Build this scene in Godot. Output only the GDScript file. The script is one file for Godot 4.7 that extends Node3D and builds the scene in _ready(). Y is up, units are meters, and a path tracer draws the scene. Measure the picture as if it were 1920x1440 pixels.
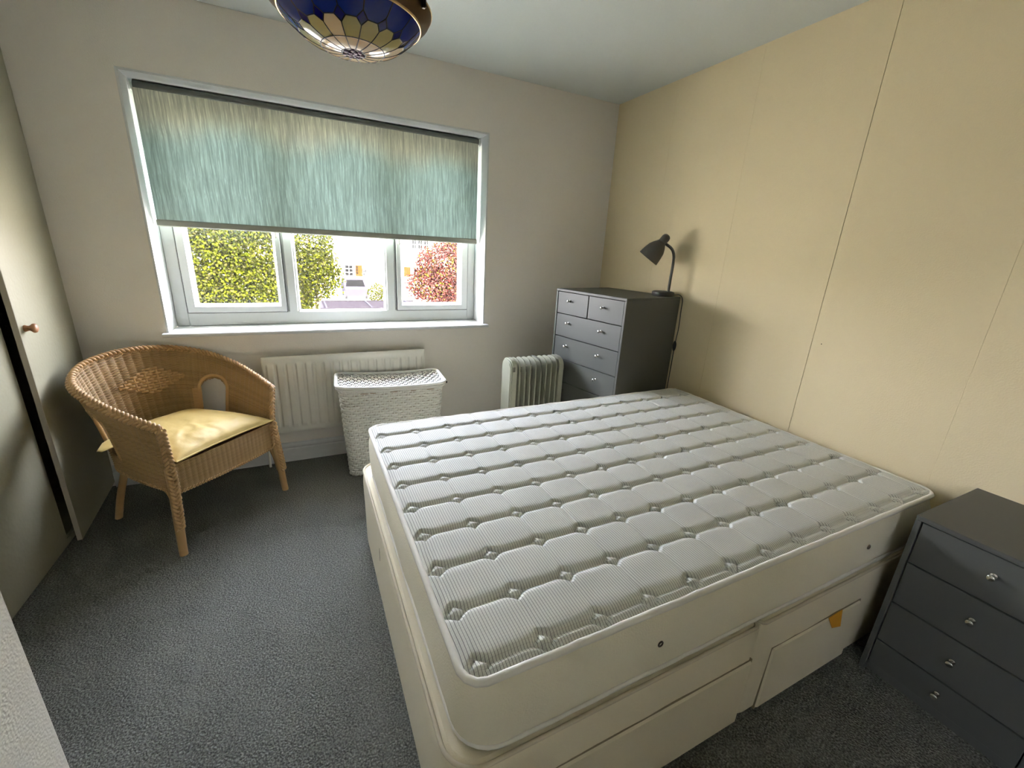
extends Node3D

# ------------------------------------------------------------------ mesh buffer
class Buf:
	var v := PackedVector3Array()
	var n := PackedVector3Array()
	var t := PackedVector2Array()
	var c := PackedColorArray()
	var i := PackedInt32Array()
	var col := Color.WHITE
	var xf := Transform3D.IDENTITY

	func vert(p: Vector3, nn: Vector3, uv := Vector2.ZERO) -> int:
		v.append(xf * p)
		n.append((xf.basis * nn).normalized())
		t.append(uv)
		c.append(col)
		return v.size() - 1

	func tri_i(a: int, b: int, d: int) -> void:
		# wound so that the front (clockwise) side looks along the stored normals
		var f: Vector3 = (v[d] - v[a]).cross(v[b] - v[a])
		if f.dot(n[a] + n[b] + n[d]) < 0.0:
			i.append_array([a, d, b])
		else:
			i.append_array([a, b, d])

	func quad_i(a: int, b: int, d: int, e: int) -> void:
		tri_i(a, b, d)
		tri_i(a, d, e)

	func flat(pts: Array, out: Vector3) -> void:
		var p0: Vector3 = pts[0]
		var nn: Vector3 = Vector3.ZERO
		for k in range(1, pts.size() - 1):
			nn += ((pts[k] - p0) as Vector3).cross(pts[k + 1] - p0)
		nn = nn.normalized()
		if nn.dot(out) < 0.0:
			nn = -nn
		var ids := []
		for p in pts:
			ids.append(vert(p, nn, Vector2(p.x, p.y)))
		for k in range(1, ids.size() - 1):
			tri_i(ids[0], ids[k], ids[k + 1])

	# chamfered box
	func box(at: Vector3, size: Vector3, r := 0.002) -> void:
		var h := size * 0.5
		r = minf(r, minf(h.x, minf(h.y, h.z)) * 0.9)
		for ax in 3:
			var b := (ax + 1) % 3
			var d := (ax + 2) % 3
			for s in [-1.0, 1.0]:
				var pts := []
				for q in [[-1.0, -1.0], [1.0, -1.0], [1.0, 1.0], [-1.0, 1.0]]:
					var p := Vector3.ZERO
					p[ax] = s * h[ax]
					p[b] = q[0] * (h[b] - r)
					p[d] = q[1] * (h[d] - r)
					pts.append(at + p)
				var o := Vector3.ZERO
				o[ax] = s
				flat(pts, o)
			if r <= 0.0:
				continue
			for s in [-1.0, 1.0]:
				for u in [-1.0, 1.0]:
					var pts := []
					for e in [[0, -1.0], [0, 1.0], [1, 1.0], [1, -1.0]]:
						var p := Vector3.ZERO
						p[ax] = e[1] * (h[ax] - r)
						p[b] = s * (h[b] if e[0] == 0 else h[b] - r)
						p[d] = u * (h[d] - r if e[0] == 0 else h[d])
						pts.append(at + p)
					var o := Vector3.ZERO
					o[b] = s
					o[d] = u
					flat(pts, o)
		if r > 0.0:
			for sx in [-1.0, 1.0]:
				for sy in [-1.0, 1.0]:
					for sz in [-1.0, 1.0]:
						var s3 := Vector3(sx, sy, sz)
						var pts := []
						for ax in 3:
							var p := s3 * (h - Vector3(r, r, r))
							p[ax] = s3[ax] * h[ax]
							pts.append(at + p)
						flat(pts, s3)

	func span(x0: float, x1: float, y0: float, y1: float, z0: float, z1: float, r := 0.002) -> void:
		box(Vector3(x0 + x1, y0 + y1, z0 + z1) * 0.5, Vector3(absf(x1 - x0), absf(y1 - y0), absf(z1 - z0)), r)

	# surface of revolution about y; prof = points (radius, height)
	func lathe(prof: Array, seg := 24, at := Vector3.ZERO) -> void:
		var m := prof.size()
		var sn := []
		for k in m - 1:
			var d: Vector2 = prof[k + 1] - prof[k]
			sn.append(Vector2(d.y, -d.x).normalized())
		for k in m - 1:
			var na: Vector2 = sn[k]
			var nb: Vector2 = sn[k]
			if k > 0 and sn[k].dot(sn[k - 1]) > 0.6:
				na = (sn[k] + sn[k - 1]).normalized()
			if k < m - 2 and sn[k].dot(sn[k + 1]) > 0.6:
				nb = (sn[k] + sn[k + 1]).normalized()
			var first := v.size()
			for s in seg + 1:
				var a := TAU * s / seg
				var dr := Vector3(cos(a), 0, sin(a))
				vert(at + dr * prof[k].x + Vector3(0, prof[k].y, 0), dr * na.x + Vector3(0, na.y, 0), Vector2(float(s) / seg, 0))
				vert(at + dr * prof[k + 1].x + Vector3(0, prof[k + 1].y, 0), dr * nb.x + Vector3(0, nb.y, 0), Vector2(float(s) / seg, 1))
			for s in seg:
				var q := first + s * 2
				quad_i(q, q + 1, q + 3, q + 2)

	# round bar along points; r is one radius or one per point
	func tube(pts: Array, r, sides := 8, caps := true, closed := false) -> void:
		var m := pts.size()
		if m < 2:
			return
		var tan := (pts[1] - pts[0]) as Vector3
		if closed:
			tan = pts[1] - pts[m - 1]
		tan = tan.normalized()
		var up := Vector3.UP if absf(tan.y) < 0.9 else Vector3.RIGHT
		var side := tan.cross(up).normalized()
		var first := v.size()
		for k in m:
			var d: Vector3
			if closed:
				d = pts[(k + 1) % m] - pts[(k + m - 1) % m]
			elif k == 0:
				d = pts[1] - pts[0]
			elif k == m - 1:
				d = pts[k] - pts[k - 1]
			else:
				d = pts[k + 1] - pts[k - 1]
			d = d.normalized()
			side = (side - d * side.dot(d)).normalized()
			var up2 := d.cross(side)
			var rr: float = r if (r is float or r is int) else r[k]
			for s in sides:
				var a := TAU * s / sides
				var dr := side * cos(a) + up2 * sin(a)
				vert(pts[k] + dr * rr, dr, Vector2(float(s) / sides, float(k)))
		var rings := m if closed else m - 1
		for k in rings:
			var k2 := (k + 1) % m
			for s in sides:
				var s2 := (s + 1) % sides
				quad_i(first + k * sides + s, first + k * sides + s2, first + k2 * sides + s2, first + k2 * sides + s)
		if caps and not closed:
			for e in [0, m - 1]:
				var ring := []
				for s in sides:
					ring.append(v[first + e * sides + s])
				var keep := xf
				xf = Transform3D.IDENTITY
				flat(ring, keep.basis * ((pts[0] - pts[1]) if e == 0 else (pts[m - 1] - pts[m - 2])))
				xf = keep

	# flat polygon in xy, pushed along z from z0 to z1
	func prism(poly: PackedVector2Array, z0: float, z1: float) -> void:
		var ids := Geometry2D.triangulate_polygon(poly)
		for z in [z0, z1]:
			var nz := Vector3(0, 0, signf(z - (z0 + z1) * 0.5))
			var b := v.size()
			for p in poly:
				vert(Vector3(p.x, p.y, z), nz, p)
			for k in range(0, ids.size(), 3):
				tri_i(b + ids[k], b + ids[k + 1], b + ids[k + 2])
		var cw := Geometry2D.is_polygon_clockwise(poly)
		for k in poly.size():
			var a := poly[k]
			var d := poly[(k + 1) % poly.size()]
			var e := d - a
			var o := Vector2(e.y, -e.x) * (1.0 if not cw else -1.0)
			flat([Vector3(a.x, a.y, z0), Vector3(d.x, d.y, z0), Vector3(d.x, d.y, z1), Vector3(a.x, a.y, z1)], Vector3(o.x, o.y, 0))

	# smooth sheet from rows of points; hint tells the outer side
	func sheet(rows: Array, flip := false, uvs: Array = [], wrap := false) -> void:
		var nr := rows.size()
		var nc: int = rows[0].size()
		var first := v.size()
		for a in nr:
			for b in nc:
				var du: Vector3
				if wrap:
					du = rows[a][(b + 1) % nc] - rows[a][(b + nc - 1) % nc]
				else:
					du = rows[a][mini(b + 1, nc - 1)] - rows[a][maxi(b - 1, 0)]
				var dv: Vector3 = rows[mini(a + 1, nr - 1)][b] - rows[maxi(a - 1, 0)][b]
				var nn := du.cross(dv)
				if nn.length_squared() < 1e-20:
					nn = Vector3.UP
				if flip:
					nn = -nn
				vert(rows[a][b], nn.normalized(), uvs[a][b] if uvs.size() else Vector2(float(b) / nc, float(a) / nr))
		for a in nr - 1:
			for b in (nc if wrap else nc - 1):
				var b2 := (b + 1) % nc
				quad_i(first + a * nc + b, first + a * nc + b2, first + (a + 1) * nc + b2, first + (a + 1) * nc + b)

	func ball(at: Vector3, r: Vector3, seg := 12, rings := 8) -> void:
		var rows := []
		for a in rings + 1:
			var th := PI * a / rings
			var row := []
			for s in seg:
				var ph := TAU * s / seg
				row.append(at + Vector3(r.x * sin(th) * cos(ph), r.y * cos(th), r.z * sin(th) * sin(ph)))
			rows.append(row)
		var first := v.size()
		for a in rings + 1:
			for s in seg:
				var d: Vector3 = rows[a][s] - at
				vert(rows[a][s], Vector3(d.x / (r.x * r.x), d.y / (r.y * r.y), d.z / (r.z * r.z)).normalized())
		for a in rings:
			for s in seg:
				var s2 := (s + 1) % seg
				quad_i(first + a * seg + s, first + a * seg + s2, first + (a + 1) * seg + s2, first + (a + 1) * seg + s)

	func mesh() -> ArrayMesh:
		var arr := []
		arr.resize(Mesh.ARRAY_MAX)
		arr[Mesh.ARRAY_VERTEX] = v
		arr[Mesh.ARRAY_NORMAL] = n
		arr[Mesh.ARRAY_TEX_UV] = t
		arr[Mesh.ARRAY_COLOR] = c
		arr[Mesh.ARRAY_INDEX] = i
		var m := ArrayMesh.new()
		m.add_surface_from_arrays(Mesh.PRIMITIVE_TRIANGLES, arr)
		return m


# ------------------------------------------------------------------ scene helpers
var taken := {}
var M := {}
var rng := RandomNumberGenerator.new()

func numbered(called: String) -> String:
	if not taken.has(called):
		taken[called] = 0
		return called
	taken[called] += 1
	return "%s_%03d" % [called, taken[called]]

func obj(called: String, b, m: Material, parent: Node = self, label := "") -> MeshInstance3D:
	var o := MeshInstance3D.new()
	o.mesh = b.mesh() if b is Buf else b
	o.material_override = m
	if parent == self:
		o.name = numbered(called)
	else:
		o.name = called
		var k := 0
		while parent.has_node(NodePath(o.name)):
			k += 1
			o.name = "%s_%03d" % [called, k]
	parent.add_child(o, true)
	if label:
		o.set_meta("label", label)
	return o

func tag(o: Node, label: String, category := "", group := "", kind := "") -> Node:
	o.set_meta("label", label)
	if category: o.set_meta("category", category)
	if group: o.set_meta("group", group)
	if kind: o.set_meta("kind", kind)
	return o

func thing(called: String, label: String, category: String, at := Vector3.ZERO, turn := 0.0, group := "") -> Node3D:
	var o := Node3D.new()
	o.name = numbered(called)
	add_child(o, true)
	o.position = at
	o.rotation.y = turn
	tag(o, label, category, group)
	return o

func structure(called: String, label: String, category := "") -> Node3D:
	var o := Node3D.new()
	o.name = numbered(called)
	add_child(o, true)
	tag(o, label, category, "", "structure")
	return o

func mat(rgb: Array, rough := 0.6, metal := 0.0, spec := 0.5) -> StandardMaterial3D:
	var m := StandardMaterial3D.new()
	m.albedo_color = Color(rgb[0] / 255.0, rgb[1] / 255.0, rgb[2] / 255.0)
	m.roughness = rough
	m.metallic = metal
	m.metallic_specular = spec
	return m

func noise_image(seed_: int, freq: float, size: int, oct := 4, type := FastNoiseLite.TYPE_SIMPLEX_SMOOTH) -> Image:
	var f := FastNoiseLite.new()
	f.seed = seed_
	f.noise_type = type
	f.frequency = freq
	f.fractal_octaves = oct
	var im := f.get_seamless_image(size, size)
	return im

# greyscale noise squeezed between two tones, as an albedo texture
func tone_texture(seed_: int, freq: float, size: int, lo: float, hi: float, oct := 4) -> ImageTexture:
	var im := noise_image(seed_, freq, size, oct)
	im.convert(Image.FORMAT_RGB8)
	for y in size:
		for x in size:
			var k := lerpf(lo, hi, im.get_pixel(x, y).r)
			im.set_pixel(x, y, Color(k, k, k))
	return ImageTexture.create_from_image(im)

func bump_texture(seed_: int, freq: float, size: int, strength: float, oct := 4) -> ImageTexture:
	var im := noise_image(seed_, freq, size, oct)
	im.convert(Image.FORMAT_RGBA8)
	im.bump_map_to_normal_map(strength)
	return ImageTexture.create_from_image(im)

func triplanar(m: StandardMaterial3D, scale: float, world := false) -> StandardMaterial3D:
	m.uv1_triplanar = true
	m.uv1_world_triplanar = world
	m.uv1_scale = Vector3(scale, scale, scale)
	return m

func normal_of(m: StandardMaterial3D, tex: Texture2D, k := 1.0) -> StandardMaterial3D:
	m.normal_enabled = true
	m.normal_texture = tex
	m.normal_scale = k
	return m

func spline(pts: Array, per: int) -> Array:
	var out := []
	var m := pts.size()
	for k in m - 1:
		var p0 = pts[maxi(k - 1, 0)]
		var p1 = pts[k]
		var p2 = pts[k + 1]
		var p3 = pts[mini(k + 2, m - 1)]
		for s in per:
			out.append(p1.cubic_interpolate(p2, p0, p3, float(s) / per))
	out.append(pts[m - 1])
	return out

func at_curve(pts: Array, t: float) -> Vector3:
	var m := pts.size() - 1
	var f := clampf(t, 0, 1) * m
	var k := mini(int(f), m - 1)
	return pts[k].cubic_interpolate(pts[k + 1], pts[maxi(k - 1, 0)], pts[mini(k + 2, m)], f - k)

# ------------------------------------------------------------------ the place
const XR := 0.76      # right wall
const H := 2.4        # ceiling
const WX0 := -2.061   # window opening
const WX1 := -0.243
const WY0 := 0.857
const WY1 := 2.066
const GROUND := -3.0

func _ready() -> void:
	rng.seed = 7
	# camera
	var cam := Camera3D.new()
	cam.name = "camera"
	cam.transform = Transform3D(Basis(Vector3(0.90052, 0.05028, 0.43189), Vector3(0.08757, 0.95196, -0.29343), Vector3(-0.4259, 0.30206, 0.85286)).orthonormalized(), Vector3(-1.38967, 1.37483, 2.82134))
	cam.fov = 84.548
	cam.near = 0.02
	cam.far = 400.0
	add_child(cam)
	cam.current = true
	# sky, sun, exposure
	var sky_mat := ProceduralSkyMaterial.new()
	sky_mat.sky_top_color = Color(0.82, 0.85, 0.93)
	sky_mat.sky_horizon_color = Color(0.93, 0.91, 0.92)
	sky_mat.ground_horizon_color = Color(0.62, 0.62, 0.58)
	sky_mat.ground_bottom_color = Color(0.45, 0.44, 0.40)
	sky_mat.sky_energy_multiplier = 1.0
	var sky := Sky.new()
	sky.sky_material = sky_mat
	var env := Environment.new()
	env.background_mode = Environment.BG_SKY
	env.sky = sky
	env.background_energy_multiplier = 30.0
	env.tonemap_mode = Environment.TONE_MAPPER_LINEAR
	env.tonemap_exposure = 1.95
	env.sdfgi_enabled = true
	env.ssao_enabled = true
	env.ssil_enabled = true
	var we := WorldEnvironment.new()
	we.name = "world_environment"
	we.environment = env
	add_child(we)
	var sun := DirectionalLight3D.new()
	sun.name = "sun"
	sun.light_color = Color(1.0, 0.93, 0.85)
	sun.light_energy = 14.0
	sun.light_angular_distance = 0.6
	sun.shadow_enabled = true
	sun.sky_mode = DirectionalLight3D.SKY_MODE_LIGHT_ONLY
	add_child(sun)
	sun.look_at_from_position(Vector3(6, 30, 22), Vector3(0, 0, -4))

	make_materials()
	room()
	window()
	blind()
	wardrobe()
	divan()
	mattress()
	chest()
	desk_lamp()
	bedside_chest()
	radiator()
	hamper()
	heater()
	armchair()
	cushion()
	pendant()
	outdoors()

func make_materials() -> void:
	M.wall = normal_of(triplanar(mat([234, 229, 219], 0.85), 3.5, true), bump_texture(11, 0.14, 256, 1.6, 3), 0.22)
	M.cream = normal_of(triplanar(mat([222, 207, 168], 0.85), 3.5, true), M.wall.normal_texture, 0.22)
	M.ceiling = normal_of(triplanar(mat([208, 213, 206], 0.9), 3.5, true), M.wall.normal_texture, 0.2)
	M.nib = normal_of(triplanar(mat([226, 226, 218], 0.85), 5.0, true), M.wall.normal_texture, 0.5)
	M.gloss = mat([212, 214, 212], 0.4)
	M.upvc = mat([206, 208, 202], 0.3)
	M.gasket = mat([88, 88, 84], 0.6)
	M.glass = mat([255, 255, 255], 0.02)
	M.glass.albedo_color = Color(1, 1, 1, 0.06)
	M.glass.transparency = BaseMaterial3D.TRANSPARENCY_ALPHA
	M.wardrobe = normal_of(triplanar(mat([154, 150, 126], 0.5), 1.2, true), M.wall.normal_texture, 0.12)
	M.wardrobe_edge = mat([168, 160, 142], 0.55)
	M.dark_gap = mat([60, 56, 48], 0.9)
	M.knob_wood = mat([176, 128, 92], 0.4)
	M.grey_paint = mat([83, 85, 80], 0.5)
	M.chrome = mat([205, 205, 200], 0.22, 1.0)
	M.lamp_grey = mat([72, 71, 65], 0.5)
	M.cord = mat([30, 28, 27], 0.5)
	M.rad_white = mat([226, 224, 212], 0.38)
	M.heater = mat([150, 150, 132], 0.42)
	M.heater_dark = mat([84, 84, 72], 0.5)

	# carpet: short cut pile, fine fleck
	var fleck := tone_texture(21, 0.13, 512, 0.46, 1.0, 3)
	M.carpet = triplanar(mat([156, 157, 148], 1.0, 0.0, 0.1), 1.9, true)
	M.carpet.albedo_texture = fleck
	M.carpet.vertex_color_use_as_albedo = true
	normal_of(M.carpet, bump_texture(22, 0.13, 512, 6.0, 3), 1.0)

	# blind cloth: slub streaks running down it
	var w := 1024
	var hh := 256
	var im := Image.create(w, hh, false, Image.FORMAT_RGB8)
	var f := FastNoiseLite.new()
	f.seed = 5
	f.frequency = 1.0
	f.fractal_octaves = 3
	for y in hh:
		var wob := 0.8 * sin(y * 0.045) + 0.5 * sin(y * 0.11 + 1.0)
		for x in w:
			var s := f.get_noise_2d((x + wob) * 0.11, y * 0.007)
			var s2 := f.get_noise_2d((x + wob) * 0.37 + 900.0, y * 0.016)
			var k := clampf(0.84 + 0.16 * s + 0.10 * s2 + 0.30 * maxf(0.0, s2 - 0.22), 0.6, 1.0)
			# colour runs from oatmeal at the top to teal below, the change wandering
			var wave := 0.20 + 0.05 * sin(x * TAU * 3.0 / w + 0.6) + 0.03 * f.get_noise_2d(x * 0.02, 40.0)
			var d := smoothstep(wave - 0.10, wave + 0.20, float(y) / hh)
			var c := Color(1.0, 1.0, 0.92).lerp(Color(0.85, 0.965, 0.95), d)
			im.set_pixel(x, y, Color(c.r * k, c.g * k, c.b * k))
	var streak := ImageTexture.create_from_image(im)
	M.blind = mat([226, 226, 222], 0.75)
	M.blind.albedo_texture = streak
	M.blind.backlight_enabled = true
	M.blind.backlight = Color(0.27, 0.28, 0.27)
	M.blind_bar = mat([150, 152, 138], 0.6)
	M.blind_tube = mat([92, 96, 90], 0.6)

	# mattress ticking: fine dark lines one way, faint ones the other
	var tick := Image.create(128, 128, false, Image.FORMAT_RGB8)
	for y in 128:
		for x in 128:
			var k := Color(0.955, 0.955, 0.94)
			var yy := y % 32
			var xx := x % 32
			if yy < 2:
				k = k * 0.84
			if (yy + 16) % 32 < 1:
				k = k * 0.94
			if xx < 5:
				k = Color(0.36, 0.365, 0.37).lerp(k, 0.4 if xx == 0 or xx == 4 else 0.0)
			tick.set_pixel(x, y, k)
	M.tick = mat([238, 238, 234], 0.8)
	M.tick.albedo_texture = ImageTexture.create_from_image(tick)
	M.border = normal_of(triplanar(mat([244, 238, 214], 0.8), 7.0), bump_texture(31, 0.08, 256, 3.0, 3), 0.35)
	M.piping = mat([236, 233, 222], 0.75)
	M.divan = normal_of(triplanar(mat([232, 223, 196], 0.8), 9.0), bump_texture(33, 0.2, 256, 3.0, 2), 0.35)
	M.tape = mat([206, 196, 172], 0.8)
	M.gap_shade_tear = mat([152, 140, 114], 0.9)  # painted shade in the drawer gaps, and the real tear
	M.vent = mat([92, 82, 68], 0.5, 0.4)
	M.tag = mat([222, 158, 40], 0.7)

	M.wicker = mat([168, 138, 94], 0.5)
	M.wicker.vertex_color_use_as_albedo = true
	M.wicker_dark = mat([128, 100, 64], 0.8)
	M.cane = mat([186, 150, 102], 0.45)
	M.cane.vertex_color_use_as_albedo = true
	M.satin = normal_of(triplanar(mat([196, 170, 106], 0.44, 0.0, 0.25), 5.0), bump_texture(41, 0.02, 256, 2.0, 3), 0.3)
	M.satin.rim_enabled = true
	M.satin.rim = 0.3
	M.white_wicker = mat([212, 211, 204], 0.6)
	M.white_wicker.vertex_color_use_as_albedo = true
	M.hamper_in = mat([150, 140, 120], 0.8)

	M.brass = mat([94, 74, 48], 0.34, 0.85)
	M.gold = mat([214, 184, 128], 0.3, 0.8)
	M.came = mat([34, 28, 26], 0.45, 0.6)
	M.blue_glass = glassy([22, 44, 112], [0.05, 0.14, 0.55])
	M.navy_glass = glassy([16, 14, 84], [0.05, 0.05, 0.4])
	M.olive_glass = glassy([176, 170, 124], [0.8, 0.72, 0.42])
	M.cream_glass = glassy([226, 214, 184], [0.95, 0.82, 0.6])
	M.violet_glass = glassy([146, 130, 146], [0.6, 0.5, 0.6])

func glassy(rgb: Array, through: Array) -> StandardMaterial3D:
	var m := mat(rgb, 0.12)
	m.backlight_enabled = true
	m.backlight = Color(through[0], through[1], through[2])
	return m

# ------------------------------------------------------------------ room shell
func room() -> void:
	# carpet with slowly wandering shade of the brushed pile
	var b := Buf.new()
	var f := FastNoiseLite.new()
	f.seed = 3
	f.frequency = 1.3
	f.fractal_octaves = 4
	var nx := 76
	var nz := 76
	var x0 := -3.06
	var z0 := -0.02
	for a in nz + 1:
		for c in nx + 1:
			var x := x0 + 3.86 * c / nx
			var z := z0 + 3.8 * a / nz
			var k := clampf(1.0 + 0.34 * f.get_noise_2d(x, z), 0.7, 1.25)
			b.col = Color(k, k, k)
			b.vert(Vector3(x, 0, z), Vector3.UP)
	for a in nz:
		for c in nx:
			var q := a * (nx + 1) + c
			b.quad_i(q, q + 1, q + nx + 2, q + nx + 1)
	b.col = Color.WHITE
	b.span(x0, XR + 0.04, -0.25, -0.002, z0, 3.78, 0.0)
	tag(obj("floor", b, M.carpet), "grey cut pile carpet covering the bedroom floor", "floor", "", "structure")

	b = Buf.new()
	b.span(-3.3, XR + 0.3, H, H + 0.25, -0.3, 5.6, 0.0)
	tag(obj("ceiling", b, M.ceiling), "plain white painted ceiling above the whole room", "ceiling", "", "structure")

	b = Buf.new()
	b.span(-3.3, WX0 - 0.009, GROUND, H, -0.3, 0.0, 0.0)
	b.span(WX1 + 0.009, XR + 0.3, GROUND, H, -0.3, 0.0, 0.0)
	b.span(WX0 - 0.009, WX1 + 0.009, GROUND, WY0 - 0.02, -0.3, 0.0, 0.0)
	b.span(WX0 - 0.009, WX1 + 0.009, WY1 + 0.009, H, -0.3, 0.0, 0.0)
	# unseen eaves outside, added to shade the top of the blind
	b.span(-3.6, XR + 0.6, H - 0.03, H + 0.12, -0.78, -0.3, 0.0)
	var wb := obj("wall_back", b, M.wall)
	tag(wb, "pale grey beige painted wall with the window in it", "wall", "", "structure")
	b = Buf.new()
	b.ball(Vector3(-0.512, 0.441, 0.004), Vector3(0.006, 0.008, 0.006), 8, 6)
	obj("screw", b, M.cord, wb, "dark screw left in the wall beside the hamper")

	var wr := structure("wall_right", "cream papered wall with faint vertical seams behind the bed", "wall")
	b = Buf.new()
	b.span(XR, XR + 0.3, -0.25, H, -0.3, 3.8, 0.0)
	obj("plaster", b, M.cream, wr)
	# lengths of paper hung side by side, a hair proud of each other at the laps
	var edges := [0.0, 0.55, 1.11, 1.6705, 2.225, 2.78, 3.33, 3.78]
	for k in edges.size() - 1:
		b = Buf.new()
		var lip: float = [0.0030, 0.0031, 0.0030, 0.0014, 0.0009, 0.0010, 0.0009][k]
		b.span(XR - lip, XR + 0.001, 0.0, H, edges[k] + 0.0003, edges[k + 1] - 0.0003, 0.0005)
		obj("wallpaper_length", b, M.cream, wr)
	b = Buf.new()
	b.ball(Vector3(XR - 0.003, 1.031, 1.714), Vector3(0.0015, 0.0024, 0.0022), 8, 6)
	obj("nail", b, M.cord, wr, "tiny dark nail in the papered wall")

	b = Buf.new()
	b.span(-3.3, -3.02, -0.25, H, 0.0, 3.78, 0.0)
	tag(obj("wall_left", b, M.nib), "plain wall standing behind the fitted wardrobe", "wall", "", "structure")
	b = Buf.new()
	b.span(-3.02, -1.746, 0.0, H, 2.197, 3.78, 0.004)
	tag(obj("wall_side", b, M.nib), "white wall corner at the near left edge of the room", "wall", "", "structure")
	# wall behind the camera: an unseen doorway and windowed landing added for fill light
	b = Buf.new()
	b.span(-2.6, -1.70, -0.25, H, 3.7, 3.8, 0.0)
	b.span(-0.88, XR, -0.25, H, 3.7, 3.8, 0.0)
	b.span(-1.70, -0.88, 2.02, H, 3.7, 3.8, 0.0)
	tag(obj("wall_front", b, M.wall), "plain painted wall with an added doorway letting in fill light opposite the window", "wall", "", "structure")
	b = Buf.new()
	b.span(-1.70, -1.672, 0.0, 1.992, 3.695, 3.805, 0.002)
	b.span(-0.908, -0.88, 0.0, 1.992, 3.695, 3.805, 0.002)
	b.span(-1.70, -0.88, 1.992, 2.02, 3.695, 3.805, 0.002)
	tag(obj("added_trim_1", b, M.gloss), "white door lining round the added doorway", "door lining", "", "structure")
	b = Buf.new()
	b.span(-2.6, XR + 0.3, -0.25, -0.0005, 3.78, 5.4, 0.0)
	tag(obj("floor_added_landing", b, M.wall), "pale floor of the unseen landing added for fill light", "floor", "", "structure")
	b = Buf.new()
	b.span(-2.6, XR + 0.3, -0.25, H, 5.2, 5.4, 0.0)
	b.span(XR - 0.1, XR + 0.3, -0.25, H, 3.8, 5.2, 0.0)
	b.span(-2.6, -2.4, -0.25, 1.3, 3.7, 5.3, 0.0)
	b.span(-2.6, -2.4, 1.9, H, 3.7, 5.3, 0.0)
	b.span(-2.6, -2.4, 1.3, 1.9, 3.7, 4.22, 0.0)
	b.span(-2.6, -2.4, 1.3, 1.9, 4.82, 5.3, 0.0)
	tag(obj("wall_added_landing", b, M.nib), "pale painted walls of the added landing with a small window opening for fill light", "wall", "", "structure")

	# skirting board under the window
	b = Buf.new()
	b.xf = Transform3D(Basis(Vector3(0, 0, 1), Vector3(0, 1, 0), Vector3(-1, 0, 0)), Vector3(XR, 0, 0))
	var prof := PackedVector2Array([Vector2(0, 0), Vector2(0.018, 0), Vector2(0.018, 0.082), Vector2(0.0165, 0.088), Vector2(0.0125, 0.09), Vector2(0.0125, 0.096), Vector2(0.0145, 0.102), Vector2(0.012, 0.112), Vector2(0.007, 0.119), Vector2(0.005, 0.126), Vector2(0, 0.127)])
	b.prism(prof, 0.0, XR + 2.428)
	tag(obj("baseboard_back", b, M.gloss), "white moulded skirting board along the window wall", "skirting", "", "structure")

# ------------------------------------------------------------------ window
func frame_bar(b: Buf, x0: float, x1: float, y0: float, y1: float, z0: float, z1: float) -> void:
	b.span(x0, x1, y0, y1, z0, z1, 0.004)

# a mitred picture-frame section: outer rectangle to inner rectangle with a slope to the glass
func mitred(b: Buf, o: Rect2, i: Rect2, zf: float, zi: float, back: float) -> void:
	var step := 0.008
	var rects := [o, o, o.grow(-0.003), i.grow(0.012), i, i]
	var zs := [back, zf - 0.003, zf, zf, zi, back]
	for k in rects.size() - 1:
		var p: Rect2 = rects[k]
		var q: Rect2 = rects[k + 1]
		var pc := [Vector2(p.position.x, p.position.y), Vector2(p.end.x, p.position.y), p.end, Vector2(p.position.x, p.end.y)]
		var qc := [Vector2(q.position.x, q.position.y), Vector2(q.end.x, q.position.y), q.end, Vector2(q.position.x, q.end.y)]
		var oc := o.get_center()
		for e in 4:
			var g := (e + 1) % 4
			var mid: Vector2 = (pc[e] + pc[g] + qc[e] + qc[g]) * 0.25 - oc
			var outw := Vector3(0, 0, 1)
			if k == 0:
				outw = Vector3(mid.x if absf(mid.x) * o.size.y > absf(mid.y) * o.size.x else 0.0, mid.y if absf(mid.x) * o.size.y <= absf(mid.y) * o.size.x else 0.0, 0)
			elif k >= rects.size() - 2:
				outw = -Vector3(mid.x if absf(mid.x) * o.size.y > absf(mid.y) * o.size.x else 0.0, mid.y if absf(mid.x) * o.size.y <= absf(mid.y) * o.size.x else 0.0, 0)
			b.flat([Vector3(pc[e].x, pc[e].y, zs[k]), Vector3(pc[g].x, pc[g].y, zs[k]), Vector3(qc[g].x, qc[g].y, zs[k + 1]), Vector3(qc[e].x, qc[e].y, zs[k + 1])], outw)

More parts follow.
